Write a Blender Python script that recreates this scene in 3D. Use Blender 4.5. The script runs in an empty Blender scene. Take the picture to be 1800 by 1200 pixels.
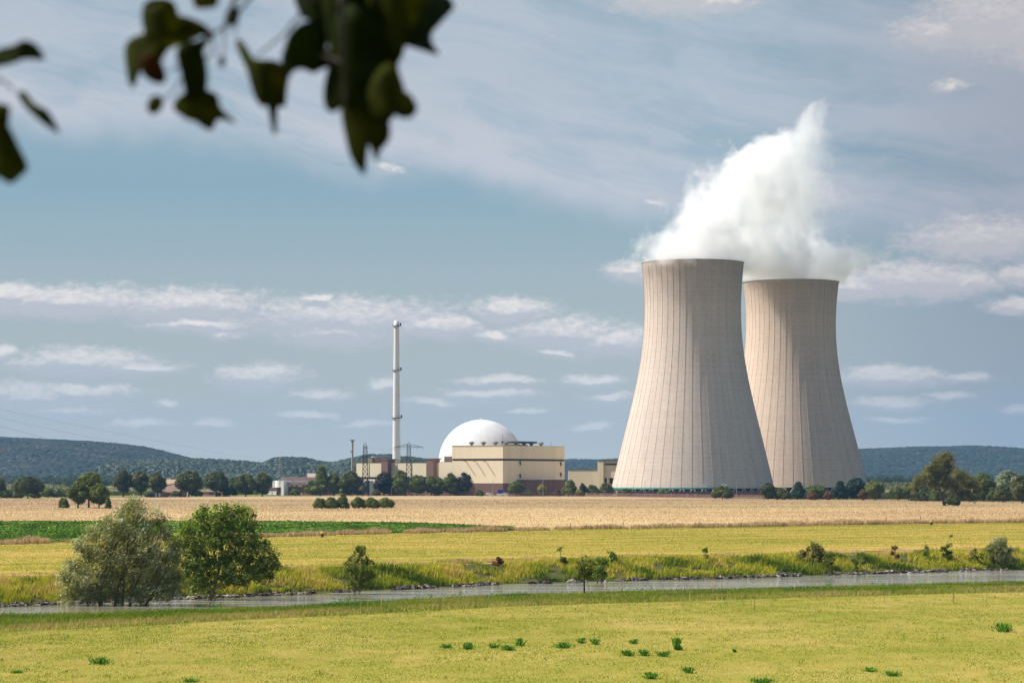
import bpy, bmesh, math, random
import numpy as np
from mathutils import Vector

random.seed(7)
RNG = np.random.default_rng(7)
sc = bpy.context.scene
COL = sc.collection

# ------------------------------------------------------------------ camera
F = 4500.0            # focal length in pixels of the 1800 px wide photograph
CZ = 12.6             # camera height over the flood plain
HY = 835.0            # horizon row
cd = bpy.data.cameras.new('camera')
cam = bpy.data.objects.new('camera', cd)
COL.objects.link(cam)
sc.camera = cam
cam.location = (0, 0, CZ)
cam.rotation_euler = (math.radians(90), 0, 0)
cd.sensor_width = 36.0
cd.lens = 90.0
cd.shift_y = (HY - 600.0) / 1800.0
cd.clip_start = 0.1
cd.clip_end = 60000.0
cd.dof.use_dof = True
cd.dof.focus_distance = 1200.0
cd.dof.aperture_fstop = 7.0

# ------------------------------------------------------------------ sun, sky, exposure
SUN_EL = math.radians(50)
SUN_AZ = math.radians(-85)     # from +Y, negative = to the left
sd = (math.sin(SUN_AZ) * math.cos(SUN_EL), math.cos(SUN_AZ) * math.cos(SUN_EL), math.sin(SUN_EL))
ld = bpy.data.lights.new('sun', 'SUN')
ld.energy = 4.9
ld.angle = math.radians(0.5)
ld.color = (1.0, 0.93, 0.82)
sun = bpy.data.objects.new('sun', ld)
COL.objects.link(sun)
sun.location = (-300, 100, 400)
sun.rotation_euler = Vector(sd).to_track_quat('Z', 'Y').to_euler()

sc.view_settings.view_transform = 'Standard'
sc.view_settings.look = 'None'
EXPO = 0.65
sc.view_settings.exposure = EXPO
sc.view_settings.gamma = 1.0
sc.view_settings.use_curve_mapping = False
sc.cycles.use_denoising = True
sc.cycles.max_bounces = 16
sc.cycles.diffuse_bounces = 3
sc.cycles.glossy_bounces = 2
sc.cycles.transmission_bounces = 3
sc.cycles.transparent_max_bounces = 8
sc.cycles.volume_bounces = 14
sc.cycles.use_adaptive_sampling = True
sc.cycles.adaptive_threshold = 0.015

world = bpy.data.worlds.new('World')
sc.world = world
world.use_nodes = True
SKY_STRENGTH = 0.12


class NT:
    """small node-graph writer"""
    def __init__(s, tree):
        s.t = tree
        s.n = tree.nodes
        s.l = tree.links

    def node(s, kind, **kw):
        n = s.n.new(kind)
        for k, v in kw.items():
            setattr(n, k, v)
        return n

    def put(s, sock, v):
        if hasattr(v, 'is_output') or isinstance(v, bpy.types.NodeSocket):
            s.l.new(v, sock)
        elif v is not None:
            sock.default_value = v

    def math(s, op, a, b=None, c=None, clamp=False):
        n = s.node('ShaderNodeMath', operation=op, use_clamp=clamp)
        s.put(n.inputs[0], a)
        if b is not None: s.put(n.inputs[1], b)
        if c is not None: s.put(n.inputs[2], c)
        return n.outputs[0]

    def vmath(s, op, a, b=None, c=None, scale=None):
        n = s.node('ShaderNodeVectorMath', operation=op)
        s.put(n.inputs[0], a)
        if b is not None: s.put(n.inputs[1], b)
        if c is not None: s.put(n.inputs[2], c)
        if scale is not None: s.put(n.inputs['Scale'], scale)
        return n.outputs['Value'] if op in ('LENGTH', 'DOT_PRODUCT', 'DISTANCE') else n.outputs[0]

    def mix(s, f, a, b, blend='MIX'):
        n = s.node('ShaderNodeMix', data_type='RGBA', blend_type=blend)
        s.put(n.inputs[0], f)
        s.put(n.inputs[6], a)
        s.put(n.inputs[7], b)
        return n.outputs[2]

    def noise(s, vec, scale, detail=3.0, rough=0.5, color=False):
        n = s.node('ShaderNodeTexNoise')
        if vec is not None: s.put(n.inputs['Vector'], vec)
        n.inputs['Scale'].default_value = scale
        n.inputs['Detail'].default_value = detail
        n.inputs['Roughness'].default_value = rough
        return n.outputs[1 if color else 0]

    def ramp(s, f, stops, interp='LINEAR'):
        n = s.node('ShaderNodeValToRGB')
        n.color_ramp.interpolation = interp
        cr = n.color_ramp
        while len(cr.elements) > 2:
            cr.elements.remove(cr.elements[-1])
        for i, (p, c) in enumerate(stops):
            if isinstance(c, (int, float)): c = (c, c, c)
            e = cr.elements[i] if i < 2 else cr.elements.new(p)
            e.position = p
            e.color = (*c, 1)
        s.put(n.inputs[0], f)
        return n.outputs[0]

    def smooth(s, v, lo, hi, a=0.0, b=1.0):
        n = s.node('ShaderNodeMapRange', interpolation_type='SMOOTHSTEP')
        s.put(n.inputs[0], v)
        n.inputs[1].default_value = lo
        n.inputs[2].default_value = hi
        n.inputs[3].default_value = a
        n.inputs[4].default_value = b
        return n.outputs[0]

    def xyz(s, x, y, z):
        n = s.node('ShaderNodeCombineXYZ')
        s.put(n.inputs[0], x); s.put(n.inputs[1], y); s.put(n.inputs[2], z)
        return n.outputs[0]

    def sep(s, v):
        n = s.node('ShaderNodeSeparateXYZ')
        s.put(n.inputs[0], v)
        return n.outputs


def lin(r, g, b):
    f = lambda c: (c / 255 / 12.92) if c / 255 <= 0.04045 else ((c / 255 + 0.055) / 1.055) ** 2.4
    return (f(r), f(g), f(b))


def build_world():
    w = NT(world.node_tree)
    w.n.clear()
    sky = w.node('ShaderNodeTexSky', sky_type='NISHITA')
    sky.sun_disc = False
    sky.sun_elevation = SUN_EL
    sky.sun_rotation = SUN_AZ
    sky.altitude = 80
    sky.air_density = 1.0
    sky.dust_density = 0.6
    sky.ozone_density = 1.5
    d = w.node('ShaderNodeTexCoord').outputs['Generated']
    X, Y, Z = w.sep(d)[0:3]
    az = w.math('ARCTAN2', X, Y)
    el = w.math('ARCSINE', Z)
    U = w.math('MULTIPLY', az, F / 100)      # 1 unit = 1.27 degrees
    V = w.math('MULTIPLY', el, F / 100)
    K = 1.0 / SKY_STRENGTH / 2 ** EXPO
    def col(r, g, b):
        c = lin(r, g, b)
        return (c[0] * K, c[1] * K, c[2] * K)
    # clear sky: the physical sky, toned to this day's blue low over the horizon
    tone = w.ramp(w.math('MULTIPLY', V, 1 / 12.0), [
        (0.0, lin(202, 202, 190)), (0.12, lin(186, 191, 186)), (0.28, lin(168, 184, 188)),
        (0.42, lin(143, 173, 188)), (0.7, lin(150, 174, 190)), (1.0, lin(148, 169, 190))])
    rightward = w.smooth(U, 3.0, 10.0)
    tone = w.mix(w.math('MULTIPLY', rightward, 0.6), tone, (*lin(126, 139, 156), 1))
    low = w.vmath('SCALE', tone, scale=K)
    skyc = w.mix(w.smooth(el, 0.25, 0.9), low, sky.outputs[0])
    p = w.xyz(U, V, 0.0)

    # thin high veil, streaked
    st = w.xyz(w.math('ADD', w.math('MULTIPLY', U, 0.35), w.math('MULTIPLY', V, 0.25)),
               w.math('ADD', w.math('MULTIPLY', V, 1.5), w.math('MULTIPLY', U, 0.28)), 0.0)
    wn = w.noise(p, 0.35, 3, 0.5, color=True)
    st = w.vmath('ADD', st, w.vmath('SCALE', wn, scale=1.6))
    n1 = w.noise(st, 0.8, 8, 0.6)
    n2 = w.noise(p, 0.22, 4, 0.55)
    edge = w.math('SUBTRACT', V, w.math('ADD', 4.75, w.math('MULTIPLY', U, -0.13)))
    edge = w.math('ADD', edge, w.math('MULTIPLY', w.math('SUBTRACT', n2, 0.5), 2.4))
    em = w.smooth(edge, -0.25, 0.75)
    # brighter just above its lower edge
    eb = w.math('ADD', 0.60, w.math('MULTIPLY', w.smooth(edge, 2.8, 0.1), 0.36))
    veil = w.math('MULTIPLY', em, w.math('MULTIPLY', eb, w.smooth(w.math('ADD', w.math('MULTIPLY', n1, 0.75), w.math('MULTIPLY', n2, 0.35)), 0.30, 0.64)))
    vc = w.mix(rightward, (*col(203, 205, 214), 1), (*col(178, 177, 186), 1))
    c = w.mix(veil, skyc, vc)

    # fair-weather cumulus, flat based, in rows low over the horizon
    def px(a, b, hw, hh, o=0.0):
        return ((a - 900) / 100, (HY - b) / 100, hw / 85, hh / 58, o)
    cl = [px(120, 536, 200, 20), px(330, 541, 150, 20), px(20, 528, 110, 16), px(600, 563, 210, 26), px(590, 585, 120, 20), px(350, 573, 110, 11),
          px(760, 575, 110, 16), px(400, 587, 40, 8, .1), px(895, 548, 75, 17), px(870, 590, 60, 9, .1), px(985, 588, 120, 22), px(1080, 602, 90, 18),
          px(985, 622, 45, 8, .1), px(150, 642, 135, 17), px(10, 626, 18, 9), px(240, 648, 80, 9), px(457, 664, 80, 16), px(60, 700, 150, 20, .1),
          px(150, 692, 110, 13, .1), px(120, 722, 120, 14, .25), px(250, 746, 80, 10, .25), px(380, 748, 50, 9, .25), px(540, 731, 70, 9, .25),
          px(560, 695, 80, 12, .3), px(860, 693, 80, 10), px(880, 670, 75, 8, .1), px(1050, 669, 60, 8, .1), px(1065, 698, 50, 9, .1), px(670, 676, 30, 10, .2),
          px(780, 705, 100, 8, .3), px(920, 720, 60, 7, .35), px(640, 745, 80, 8, .35), px(1040, 752, 45, 8, .2), px(1110, 480, 60, 16, .2),
          px(1600, 497, 150, 24), px(1490, 505, 120, 18), px(1690, 500, 70, 14), px(1790, 492, 50, 14), px(1790, 545, 60, 12), px(1560, 665, 100, 12),
          px(1690, 665, 60, 8, .2), px(1570, 710, 80, 9, .2), px(1660, 698, 45, 7, .2), px(1560, 738, 70, 7, .3), px(1790, 722, 40, 7, .25),
          px(1720, 430, 150, 30, .1), px(1640, 75, 90, 26, .2), px(1740, 55, 130, 45, .05), px(1800, 80, 60, 50, .1), px(1660, 168, 50, 13, .4),
          px(1180, 5, 120, 26, .1), px(1150, 360, 50, 11, .7), px(690, 300, 60, 13, .62), px(1250, 15, 120, 22, .3), px(560, 526, 40, 6, .3), px(300, 710, 30, 8, .4)]
    nz = w.noise(w.vmath('MULTIPLY', p, (1.0, 1.5, 1.0)), 1.7, 8, 0.58, color=True)
    warp = w.vmath('MULTIPLY', w.vmath('SUBTRACT', nz, (0.5, 0.5, 0.5)), (0.8, 0.30, 0.0))
    def field(q):
        out = None
        for (cu, cv, a, b, o) in cl:
            s_ = w.vmath('MULTIPLY', w.vmath('SUBTRACT', q, (cu, cv, 0)), (1 / a, 1 / b, 0))
            L = w.vmath('LENGTH', s_)
            if o: L = w.math('ADD', L, o)
            out = L if out is None else w.math('MINIMUM', out, L)
        return out
    q = w.vmath('ADD', p, warp)
    f0 = field(q)
    f1 = field(w.vmath('ADD', q, (0.03, 0.10, 0)))
    fine = w.noise(w.vmath('MULTIPLY', p, (1.0, 2.0, 1.0)), 5.0, 6, 0.65)
    f0 = w.math('ADD', f0, w.math('MULTIPLY', w.math('SUBTRACT', fine, 0.5), 0.9))
    dens = w.smooth(f0, 1.22, 0.45)
    toplit = w.smooth(w.math('SUBTRACT', f1, f0), -0.1, 0.55)
    cc = w.mix(toplit, (*col(194, 196, 202), 1), (*col(243, 237, 231), 1))
    cc = w.mix(w.math('MULTIPLY', rightward, 0.6), cc, (*col(186, 180, 184), 1))
    fade = w.smooth(V, 0.2, 3.0, 0.45, 1.0)
    c = w.mix(w.math('MULTIPLY', dens, fade), c, cc)
    bg = w.node('ShaderNodeBackground')
    w.put(bg.inputs[0], c)
    bg.inputs[1].default_value = SKY_STRENGTH
    # the rest of the sky carries no drawn clouds (cheap to evaluate)
    bg2 = w.node('ShaderNodeBackground')
    w.put(bg2.inputs[0], skyc)
    bg2.inputs[1].default_value = SKY_STRENGTH
    ms = w.math('MULTIPLY', w.smooth(w.math('ABSOLUTE', az), 0.5, 0.4), w.smooth(w.math('ABSOLUTE', el), 0.42, 0.3))
    mx = w.node('ShaderNodeMixShader')
    w.put(mx.inputs[0], ms)
    w.l.new(bg2.outputs[0], mx.inputs[1]); w.l.new(bg.outputs[0], mx.inputs[2])
    o = w.node('ShaderNodeOutputWorld')
    w.l.new(mx.outputs[0], o.inputs[0])


build_world()

# ------------------------------------------------------------------ helpers
def PX(px, Y): return (px - 900.0) / F * Y
def PZ(py, Y): return CZ + (HY - py) / F * Y


def material(name, build, rough=0.85, spec=0.3):
    m = bpy.data.materials.new(name)
    m.use_nodes = True
    t = NT(m.node_tree)
    t.n.clear()
    out = t.node('ShaderNodeOutputMaterial')
    bs = t.node('ShaderNodeBsdfPrincipled')
    bs.inputs['Roughness'].default_value = rough
    bs.inputs['Specular IOR Level'].default_value = spec
    t.l.new(bs.outputs[0], out.inputs[0])
    t.bs = bs
    t.out = out
    t.pos = t.node('ShaderNodeNewGeometry').outputs['Position']
    build(t)
    return m


def plain(name, c, var=0.15, scale=0.5, rough=0.8, spec=0.3):
    def b(t):
        n = t.noise(t.node('ShaderNodeTexCoord').outputs['Object'], scale, 5, 0.6)
        lo = tuple(x * (1 - var) for x in c); hi = tuple(min(1, x * (1 + var)) for x in c)
        t.put(t.bs.inputs['Base Color'], t.ramp(n, [(0.3, lo), (0.7, hi)]))
    return material(name, b, rough, spec)


def foliage(name, dark, light, yellow=None, trans=0.35, shade=0.5):
    """per-leaf colour from the 'tint' attribute; thin leaves let some light through"""
    m = bpy.data.materials.new(name)
    m.use_nodes = True
    t = NT(m.node_tree)
    t.n.clear()
    out = t.node('ShaderNodeOutputMaterial')
    at = t.node('ShaderNodeAttribute', attribute_name='tint').outputs['Fac']
    oi = t.node('ShaderNodeObjectInfo').outputs['Random']
    v = t.math('ADD', at, t.math('MULTIPLY', t.math('SUBTRACT', oi, 0.5), 0.25))
    stops = [(0.0, dark), (0.75, light)]
    stops.append((1.0, yellow if yellow else light))
    c = t.ramp(v, stops)
    df = t.node('ShaderNodeBsdfPrincipled')
    df.inputs['Roughness'].default_value = 0.55
    df.inputs['Specular IOR Level'].default_value = 0.25
    t.put(df.inputs['Base Color'], c)
    tr = t.node('ShaderNodeBsdfTranslucent')
    t.put(tr.inputs[0], t.mix(0.5, c, (light[0] * 1.3, light[1] * 1.25, light[2] * 0.5, 1)))
    mx = t.node('ShaderNodeMixShader')
    mx.inputs[0].default_value = trans
    t.l.new(df.outputs[0], mx.inputs[1]); t.l.new(tr.outputs[0], mx.inputs[2])
    t.l.new(mx.outputs[0], out.inputs[0])
    return m


def tag(o, label=None, cat=None, group=None, kind=None):
    if label: o['label'] = label
    if cat: o['category'] = cat
    if group: o['group'] = group
    if kind: o['kind'] = kind
    return o


def empty(name, loc, label=None, cat=None, group=None, rz=0.0):
    o = bpy.data.objects.new(name, None)
    COL.objects.link(o)
    o.location = loc
    o.rotation_euler = (0, 0, rz)
    o.empty_display_size = 0.5
    return tag(o, label, cat, group)


def link(name, me, mat=None, parent=None, loc=None):
    o = bpy.data.objects.new(name, me)
    COL.objects.link(o)
    if mat is not None and not me.materials:
        me.materials.append(mat)
    if parent is not None: o.parent = parent
    if loc is not None: o.location = loc
    return o


def npmesh(name, V, Fc, tint=None, smooth=False):
    """V (n,3); Fc (m,k) constant face size"""
    V = np.asarray(V, dtype=np.float32); Fc = np.asarray(Fc, dtype=np.int32)
    me = bpy.data.meshes.new(name)
    me.vertices.add(len(V)); me.vertices.foreach_set('co', V.ravel())
    m, k = Fc.shape
    me.loops.add(m * k); me.loops.foreach_set('vertex_index', Fc.ravel())
    me.polygons.add(m)
    me.polygons.foreach_set('loop_start', np.arange(m, dtype=np.int32) * k)
    me.polygons.foreach_set('loop_total', np.full(m, k, dtype=np.int32))
    me.polygons.foreach_set('use_smooth', np.full(m, smooth, dtype=bool))
    me.update(calc_edges=True)
    if tint is not None:
        a = me.attributes.new('tint', 'FLOAT', 'POINT')
        a.data.foreach_set('value', np.asarray(tint, dtype=np.float32))
    return me


class MB:
    """collects boxes, tubes and lathes; one mesh"""
    def __init__(s): s.v = []; s.f = []
    def add(s, vs, fs):
        b = len(s.v)
        s.v += [tuple(v) for v in vs]
        s.f += [tuple(i + b for i in f) for f in fs]
        return s
    def box(s, x0, x1, y0, y1, z0, z1):
        vs = [(x, y, z) for z in (z0, z1) for (x, y) in ((x0, y0), (x1, y0), (x1, y1), (x0, y1))]
        return s.add(vs, [(3, 2, 1, 0), (4, 5, 6, 7), (0, 1, 5, 4), (1, 2, 6, 5), (2, 3, 7, 6), (3, 0, 4, 7)])
    def prism(s, pts, z0, z1):
        """pts counter-clockwise in plan"""
        n = len(pts)
        vs = [(x, y, z0) for x, y in pts] + [(x, y, z1) for x, y in pts]
        fs = [tuple(range(n - 1, -1, -1)), tuple(range(n, 2 * n))]
        fs += [(i, (i + 1) % n, n + (i + 1) % n, n + i) for i in range(n)]
        return s.add(vs, fs)
    def tube(s, pts, rad, n=6, cap=True):
        pts = [Vector(p) for p in pts]
        if not isinstance(rad, (list, tuple)): rad = [rad] * len(pts)
        vs = []; fs = []
        for i, p in enumerate(pts):
            d = (pts[min(i + 1, len(pts) - 1)] - pts[max(i - 1, 0)])
            if d.length < 1e-9: d = Vector((0, 0, 1))
            d.normalize()
            a = d.orthogonal() if i == 0 else (a - d * a.dot(d))
            a.normalize()
            b = d.cross(a)
            for k in range(n):
                t = 2 * math.pi * k / n
                vs.append(p + (a * math.cos(t) + b * math.sin(t)) * rad[i])
        for i in range(len(pts) - 1):
            for k in range(n):
                fs.append((i * n + k, i * n + (k + 1) % n, (i + 1) * n + (k + 1) % n, (i + 1) * n + k))
        if cap:
            fs.append(tuple(range(n - 1, -1, -1)))
            fs.append(tuple((len(pts) - 1) * n + k for k in range(n)))
        return s.add(vs, fs)
    def lathe(s, prof, n=48, c=(0, 0), closed=False):
        """prof [(r,z)...] from bottom outside up"""
        vs = []; fs = []
        for r, z in prof:
            for k in range(n):
                t = 2 * math.pi * k / n
                vs.append((c[0] + r * math.cos(t), c[1] + r * math.sin(t), z))
        for i in range(len(prof) - 1):
            for k in range(n):
                fs.append((i * n + k, i * n + (k + 1) % n, (i + 1) * n + (k + 1) % n, (i + 1) * n + k))
        return s.add(vs, fs)
    def build(s, name, mat, parent=None, smooth=False, loc=None):
        me = bpy.data.meshes.new(name)
        me.from_pydata(s.v, [], s.f)
        me.update()
        if smooth:
            me.polygons.foreach_set('use_smooth', [True] * len(me.polygons))
        return link(name, me, mat, parent, loc)


def copy_tree(o, parent=None):
    c = o.copy()
    COL.objects.link(c)
    if parent is not None: c.parent = parent
    for ch in [x for x in o.children]:
        copy_tree(ch, c)
    return c


def vnoise(x, y, seed=0):
    """smooth value noise on arrays"""
    xi = np.floor(x).astype(np.int64); yi = np.floor(y).astype(np.int64)
    fx = x - xi; fy = y - yi
    fx = fx * fx * (3 - 2 * fx); fy = fy * fy * (3 - 2 * fy)
    def h(a, b):
        n = (a * 374761393 + b * 668265263 + seed * 1442695041) & 0xffffffff
        n = ((n ^ (n >> 13)) * 1274126177) & 0xffffffff
        return ((n ^ (n >> 16)) & 0xffff) / 65535.0
    return (h(xi, yi) * (1 - fx) + h(xi + 1, yi) * fx) * (1 - fy) + (h(xi, yi + 1) * (1 - fx) + h(xi + 1, yi + 1) * fx) * fy


def fbm(x, y, seed=0, o=4):
    r = 0; a = 0.5
    for i in range(o):
        r = r + a * vnoise(x * 2 ** i, y * 2 ** i, seed + i); a *= 0.5
    return r

# ------------------------------------------------------------------ terrain
def curve(tab):
    xs = np.array([t[0] for t in tab], float); ys = np.array([t[1] for t in tab], float)
    def f(x):
        x = np.clip(np.asarray(x, float), -170, 420)
        r = np.interp(x, xs, ys)
        r = np.where(x < xs[0], ys[0] + (x - xs[0]) * (ys[1] - ys[0]) / (xs[1] - xs[0]), r)
        r = np.where(x > xs[-1], ys[-1] + (x - xs[-1]) * (ys[-1] - ys[-2]) / (xs[-1] - xs[-2]), r)
        return r
    return f

y_line = curve([(-45, 224), (-26, 243.5), (0, 269), (28, 286), (60.6, 303)])       # dark line where the mown meadow stops
y_near = curve([(-51, 256), (-24, 273), (0, 300), (31, 316), (67, 336)])            # crest of the near bank
y_far = curve([(-61, 304), (-30, 334), (0, 367.5), (38, 392), (85, 425)])           # far water's edge
y_strip = curve([(-93, 465), (-49.7, 520), (-31.5, 545), (-7.6, 567), (21.4, 603), (55.4, 623), (87, 652), (137, 683)])
y_split = lambda x: 970 + 0 * np.asarray(x, float) + np.asarray(x, float) * 0.12


def ss(a, b, x):
    t = np.clip((x - a) / (b - a), 0, 1)
    return t * t * (3 - 2 * t)


def H(x, y):
    x = np.asarray(x, float); y = np.asarray(y, float)
    yl = y_line(x); yn = y_near(x); yf = y_far(x)
    z = np.where(y < 150, 10.9 - 11.9 * np.clip(y, -60, 150) / 150, -1.0)
    z = z - 0.25 * np.exp(-((y - yl) / 2.0) ** 2)
    z = z - 0.6 * ss(yl, yn, y)
    z = z - 1.7 * ss(yn, yn + 9, y) - 1.4 * ss(yn + 9, yn + 16, y)
    z = z + 1.7 * ss(yf - 9, yf - 1, y) + 2.6 * ss(yf - 1, yf + 12, y) + 0.4 * ss(yf + 12, yf + 45, y)
    z = z + 0.12 * (fbm(x / 9, y / 9, 3) - 0.5) * (y < 1200)
    return z


def hz(x, y): return float(H(np.array([x]), np.array([y]))[0])


def ground_hit(px, py):
    """distance at which the sight line through a point of the photograph meets the terrain"""
    Y = np.linspace(120, 2500, 23801)
    x = (px - 900) / F * Y
    z = CZ + (HY - py) / F * Y
    k = np.argmax(z <= H(x, Y))
    return float(Y[k])


def sheet(name, xs, ya, yb, ny, mat, off, label=None, kind='structure', power=1.0):
    xs = np.asarray(xs, float)
    A = ya(xs) if callable(ya) else np.full_like(xs, ya)
    B = yb(xs) if callable(yb) else np.full_like(xs, yb)
    t = np.linspace(0, 1, ny) ** power
    YY = A[None, :] + (B - A)[None, :] * t[:, None]
    XX = np.broadcast_to(xs[None, :], YY.shape)
    ZZ = H(XX, YY) + off
    V = np.stack([XX, YY, ZZ], -1).reshape(-1, 3)
    nx = len(xs)
    i = np.arange(nx - 1)[None, :] + np.arange(ny - 1)[:, None] * nx
    Fc = np.stack([i, i + 1, i + nx + 1, i + nx], -1).reshape(-1, 4)
    o = link(name, npmesh(name, V, Fc, smooth=True), mat)
    return tag(o, label, kind=kind)


def ground_mat(name, stops, s1=0.15, s2=1.4, stretch=(1, 1), bands=None, rough=0.95, bump=0.0, fine=6.0, fstretch=1.0):
    def b(t):
        v = t.vmath('MULTIPLY', t.pos, (stretch[0], stretch[1], 1))
        a = t.noise(v, s1, 4, 0.6)
        c = t.noise(v, s2, 5, 0.65)
        f = t.noise(t.vmath('MULTIPLY', t.pos, (1, fstretch, 1)), fine, 3, 0.7)
        m = t.math('ADD', t.math('MULTIPLY', a, 0.45), t.math('ADD', t.math('MULTIPLY', c, 0.35), t.math('MULTIPLY', f, 0.2)))
        if bands:
            ang, per, amt = bands
            X, Y, Z = t.sep(t.pos)[0:3]
            u = t.math('ADD', t.math('MULTIPLY', X, math.sin(ang)), t.math('MULTIPLY', Y, math.cos(ang)))
            u = t.math('ADD', u, t.math('MULTIPLY', t.noise(t.pos, 0.02, 2), 8))
            nb = t.noise(t.xyz(t.math('DIVIDE', u, per), t.math('MULTIPLY', X, 0.004), 0.0), 1.0, 3, 0.6)
            m = t.math('ADD', m, t.math('MULTIPLY', t.math('SUBTRACT', nb, 0.5), amt))
        t.put(t.bs.inputs['Base Color'], t.ramp(m, stops))
        if bump:
            bn = t.node('ShaderNodeBump'); bn.inputs['Strength'].default_value = 0.6; bn.inputs['Distance'].default_value = bump
            t.put(bn.inputs['Height'], t.math('ADD', c, f)); t.l.new(bn.outputs[0], t.bs.inputs['Normal'])
    return material(name, b, rough, 0.1)


M = {}
M['ground'] = ground_mat('rough_grass_ground', [(0.3, (.09, .10, .03)), (0.5, (.16, .15, .05)), (0.7, (.26, .21, .09))])
M['meadow'] = ground_mat('mown_meadow', [(0.30, (.14, .16, .015)), (0.44, (.215, .21, .025)), (0.55, (.30, .25, .05)), (0.70, (.43, .31, .11))], 0.07, 0.8, (0.7, 0.35), fine=5.0, bump=.06)
M['far_meadow'] = ground_mat('far_meadow', [(0.30, (.15, .16, .015)), (0.45, (.25, .215, .025)), (0.55, (.36, .26, .05)), (0.70, (.44, .28, .09))], 0.03, 0.35, (0.6, 0.25), bands=(math.radians(-33), 9.0, 0.75), fine=2.5, bump=.08)
M['bankgrass'] = ground_mat('bank_grass', [(0.30, (.09, .12, .012)), (0.5, (.17, .19, .02)), (0.7, (.29, .23, .06))], 0.2, 1.2, (0.6, 0.6), bump=.08)
M['earth'] = ground_mat('bank_earth', [(0.3, (.06, .05, .03)), (0.7, (.15, .11, .07))], 0.4, 2.0)
M['shore'] = ground_mat('shore_growth', [(0.3, (.035, .035, .015)), (0.5, (.07, .075, .02)), (0.7, (.14, .12, .04))], 0.4, 2.0)
M['stubble'] = ground_mat('golden_stubble', [(0.30, (.36, .23, .11)), (0.45, (.46, .32, .16)), (0.6, (.52, .38, .18)), (0.75, (.60, .46, .25))], 0.02, 0.25, (0.4, 0.10), bands=(math.radians(-6), 55.0, 0.6), fine=0.9, fstretch=.12)
M['stubble_far'] = ground_mat('pale_stubble', [(0.30, (.29, .18, .105)), (0.45, (.36, .245, .14)), (0.6, (.36, .28, .13)), (0.75, (.40, .32, .17))], 0.012, 0.2, (0.4, 0.08), bands=(math.radians(2), 90.0, 0.8), fine=0.7, fstretch=.06)
M['crop'] = ground_mat('beet_field_soil', [(0.3, (.02, .06, .010)), (0.7, (.06, .13, .015))], 0.1, 1.5)

xs_all = np.concatenate([np.linspace(-9000, -400, 24), np.linspace(-380, -90, 40), np.linspace(-88, 118, 150), np.linspace(122, 500, 46), np.linspace(550, 9000, 22)])
ys = np.concatenate([np.linspace(-60, 150, 22), np.linspace(152, 480, 220), np.linspace(484, 1000, 60), np.linspace(1020, 2200, 30), np.linspace(2400, 14000, 24)])
XX, YY = np.meshgrid(xs_all, ys)
ZZ = H(XX, YY) - 0.25
nx = len(xs_all)
i = np.arange(nx - 1)[None, :] + np.arange(len(ys) - 1)[:, None] * nx
g = link('ground', npmesh('ground', np.stack([XX, YY, ZZ], -1).reshape(-1, 3), np.stack([i, i + 1, i + nx + 1, i + nx], -1).reshape(-1, 4), smooth=True), M['ground'])
tag(g, kind='structure')

xn = np.linspace(-150, 200, 330)
sheet('meadow', np.linspace(-150, 200, 300), lambda x: 60 + 0 * x, y_line, 160, M['meadow'], 0.0)
sheet('near_bank', xn, lambda x: y_line(x) - 0.3, lambda x: y_near(x) + 10, 60, M['bankgrass'], 0.02)
sheet('far_bank', xn, lambda x: y_far(x) - 3, lambda x: y_far(x) + 14, 40, M['shore'], 0.0)
sheet('far_meadow', np.linspace(-160, 260, 260), lambda x: y_far(x) + 12, lambda x: y_strip(x) + 5, 120, M['far_meadow'], 0.03)
sheet('wheat_stubble_field', np.linspace(-330, 330, 120), lambda x: y_strip(x) + 3, y_split, 60, M['stubble'], 0.06)
sheet('stubble_field', np.linspace(-420, 420, 100), lambda x: y_split(x) + 1.5, lambda x: np.interp(x, [-420, -280, -100, 60, 110, 150, 230, 420], [1370, 1375, 1560, 1585, 1400, 1330, 1210, 1180]), 60, M['stubble_far'], 0.06)
ctop = lambda x: np.interp(x, [-330, -137, -60, -24, -5, 8], [676, 683, 680, 655, 612, 588])
CROPX = np.linspace(-300, 0.5, 160)
sheet('beet_field', CROPX, lambda x: np.minimum(y_strip(x) + 5, ctop(x)), ctop, 30, M['crop'], 0.16)


def water_mat():   # slow muddy river, sky reflections painted in as pale streaks
    def b(t):
        v = t.vmath('MULTIPLY', t.pos, (0.09, 1.0, 1.0))
        n = t.noise(v, 0.9, 6, 0.6)
        n2 = t.noise(t.vmath('MULTIPLY', t.pos, (0.02, 0.28, 1.0)), 1.0, 5, 0.65)
        t.put(t.bs.inputs['Base Color'], t.ramp(n2, [(0.38, (.11, .10, .045)), (0.52, (.26, .25, .18)), (0.64, (.44, .44, .40))]))
        bn = t.node('ShaderNodeBump'); bn.inputs['Strength'].default_value = 0.7; bn.inputs['Distance'].default_value = 0.3
        t.put(bn.inputs['Height'], t.math('MULTIPLY', n, t.math('ADD', 0.15, t.math('MULTIPLY', n2, 1.2))))
        t.l.new(bn.outputs[0], t.bs.inputs['Normal'])
        t.bs.inputs['IOR'].default_value = 1.55
    return material('river_water', b, 0.06, 0.5)


M['water'] = water_mat()
o = sheet('river', xn, lambda x: y_near(x) + 4, lambda x: y_far(x) + 2, 20, M['water'], 0.0)
co = np.empty(len(o.data.vertices) * 3, np.float32); o.data.vertices.foreach_get('co', co); co[2::3] = -3.0
o.data.vertices.foreach_set('co', co); o.data.update()

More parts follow.
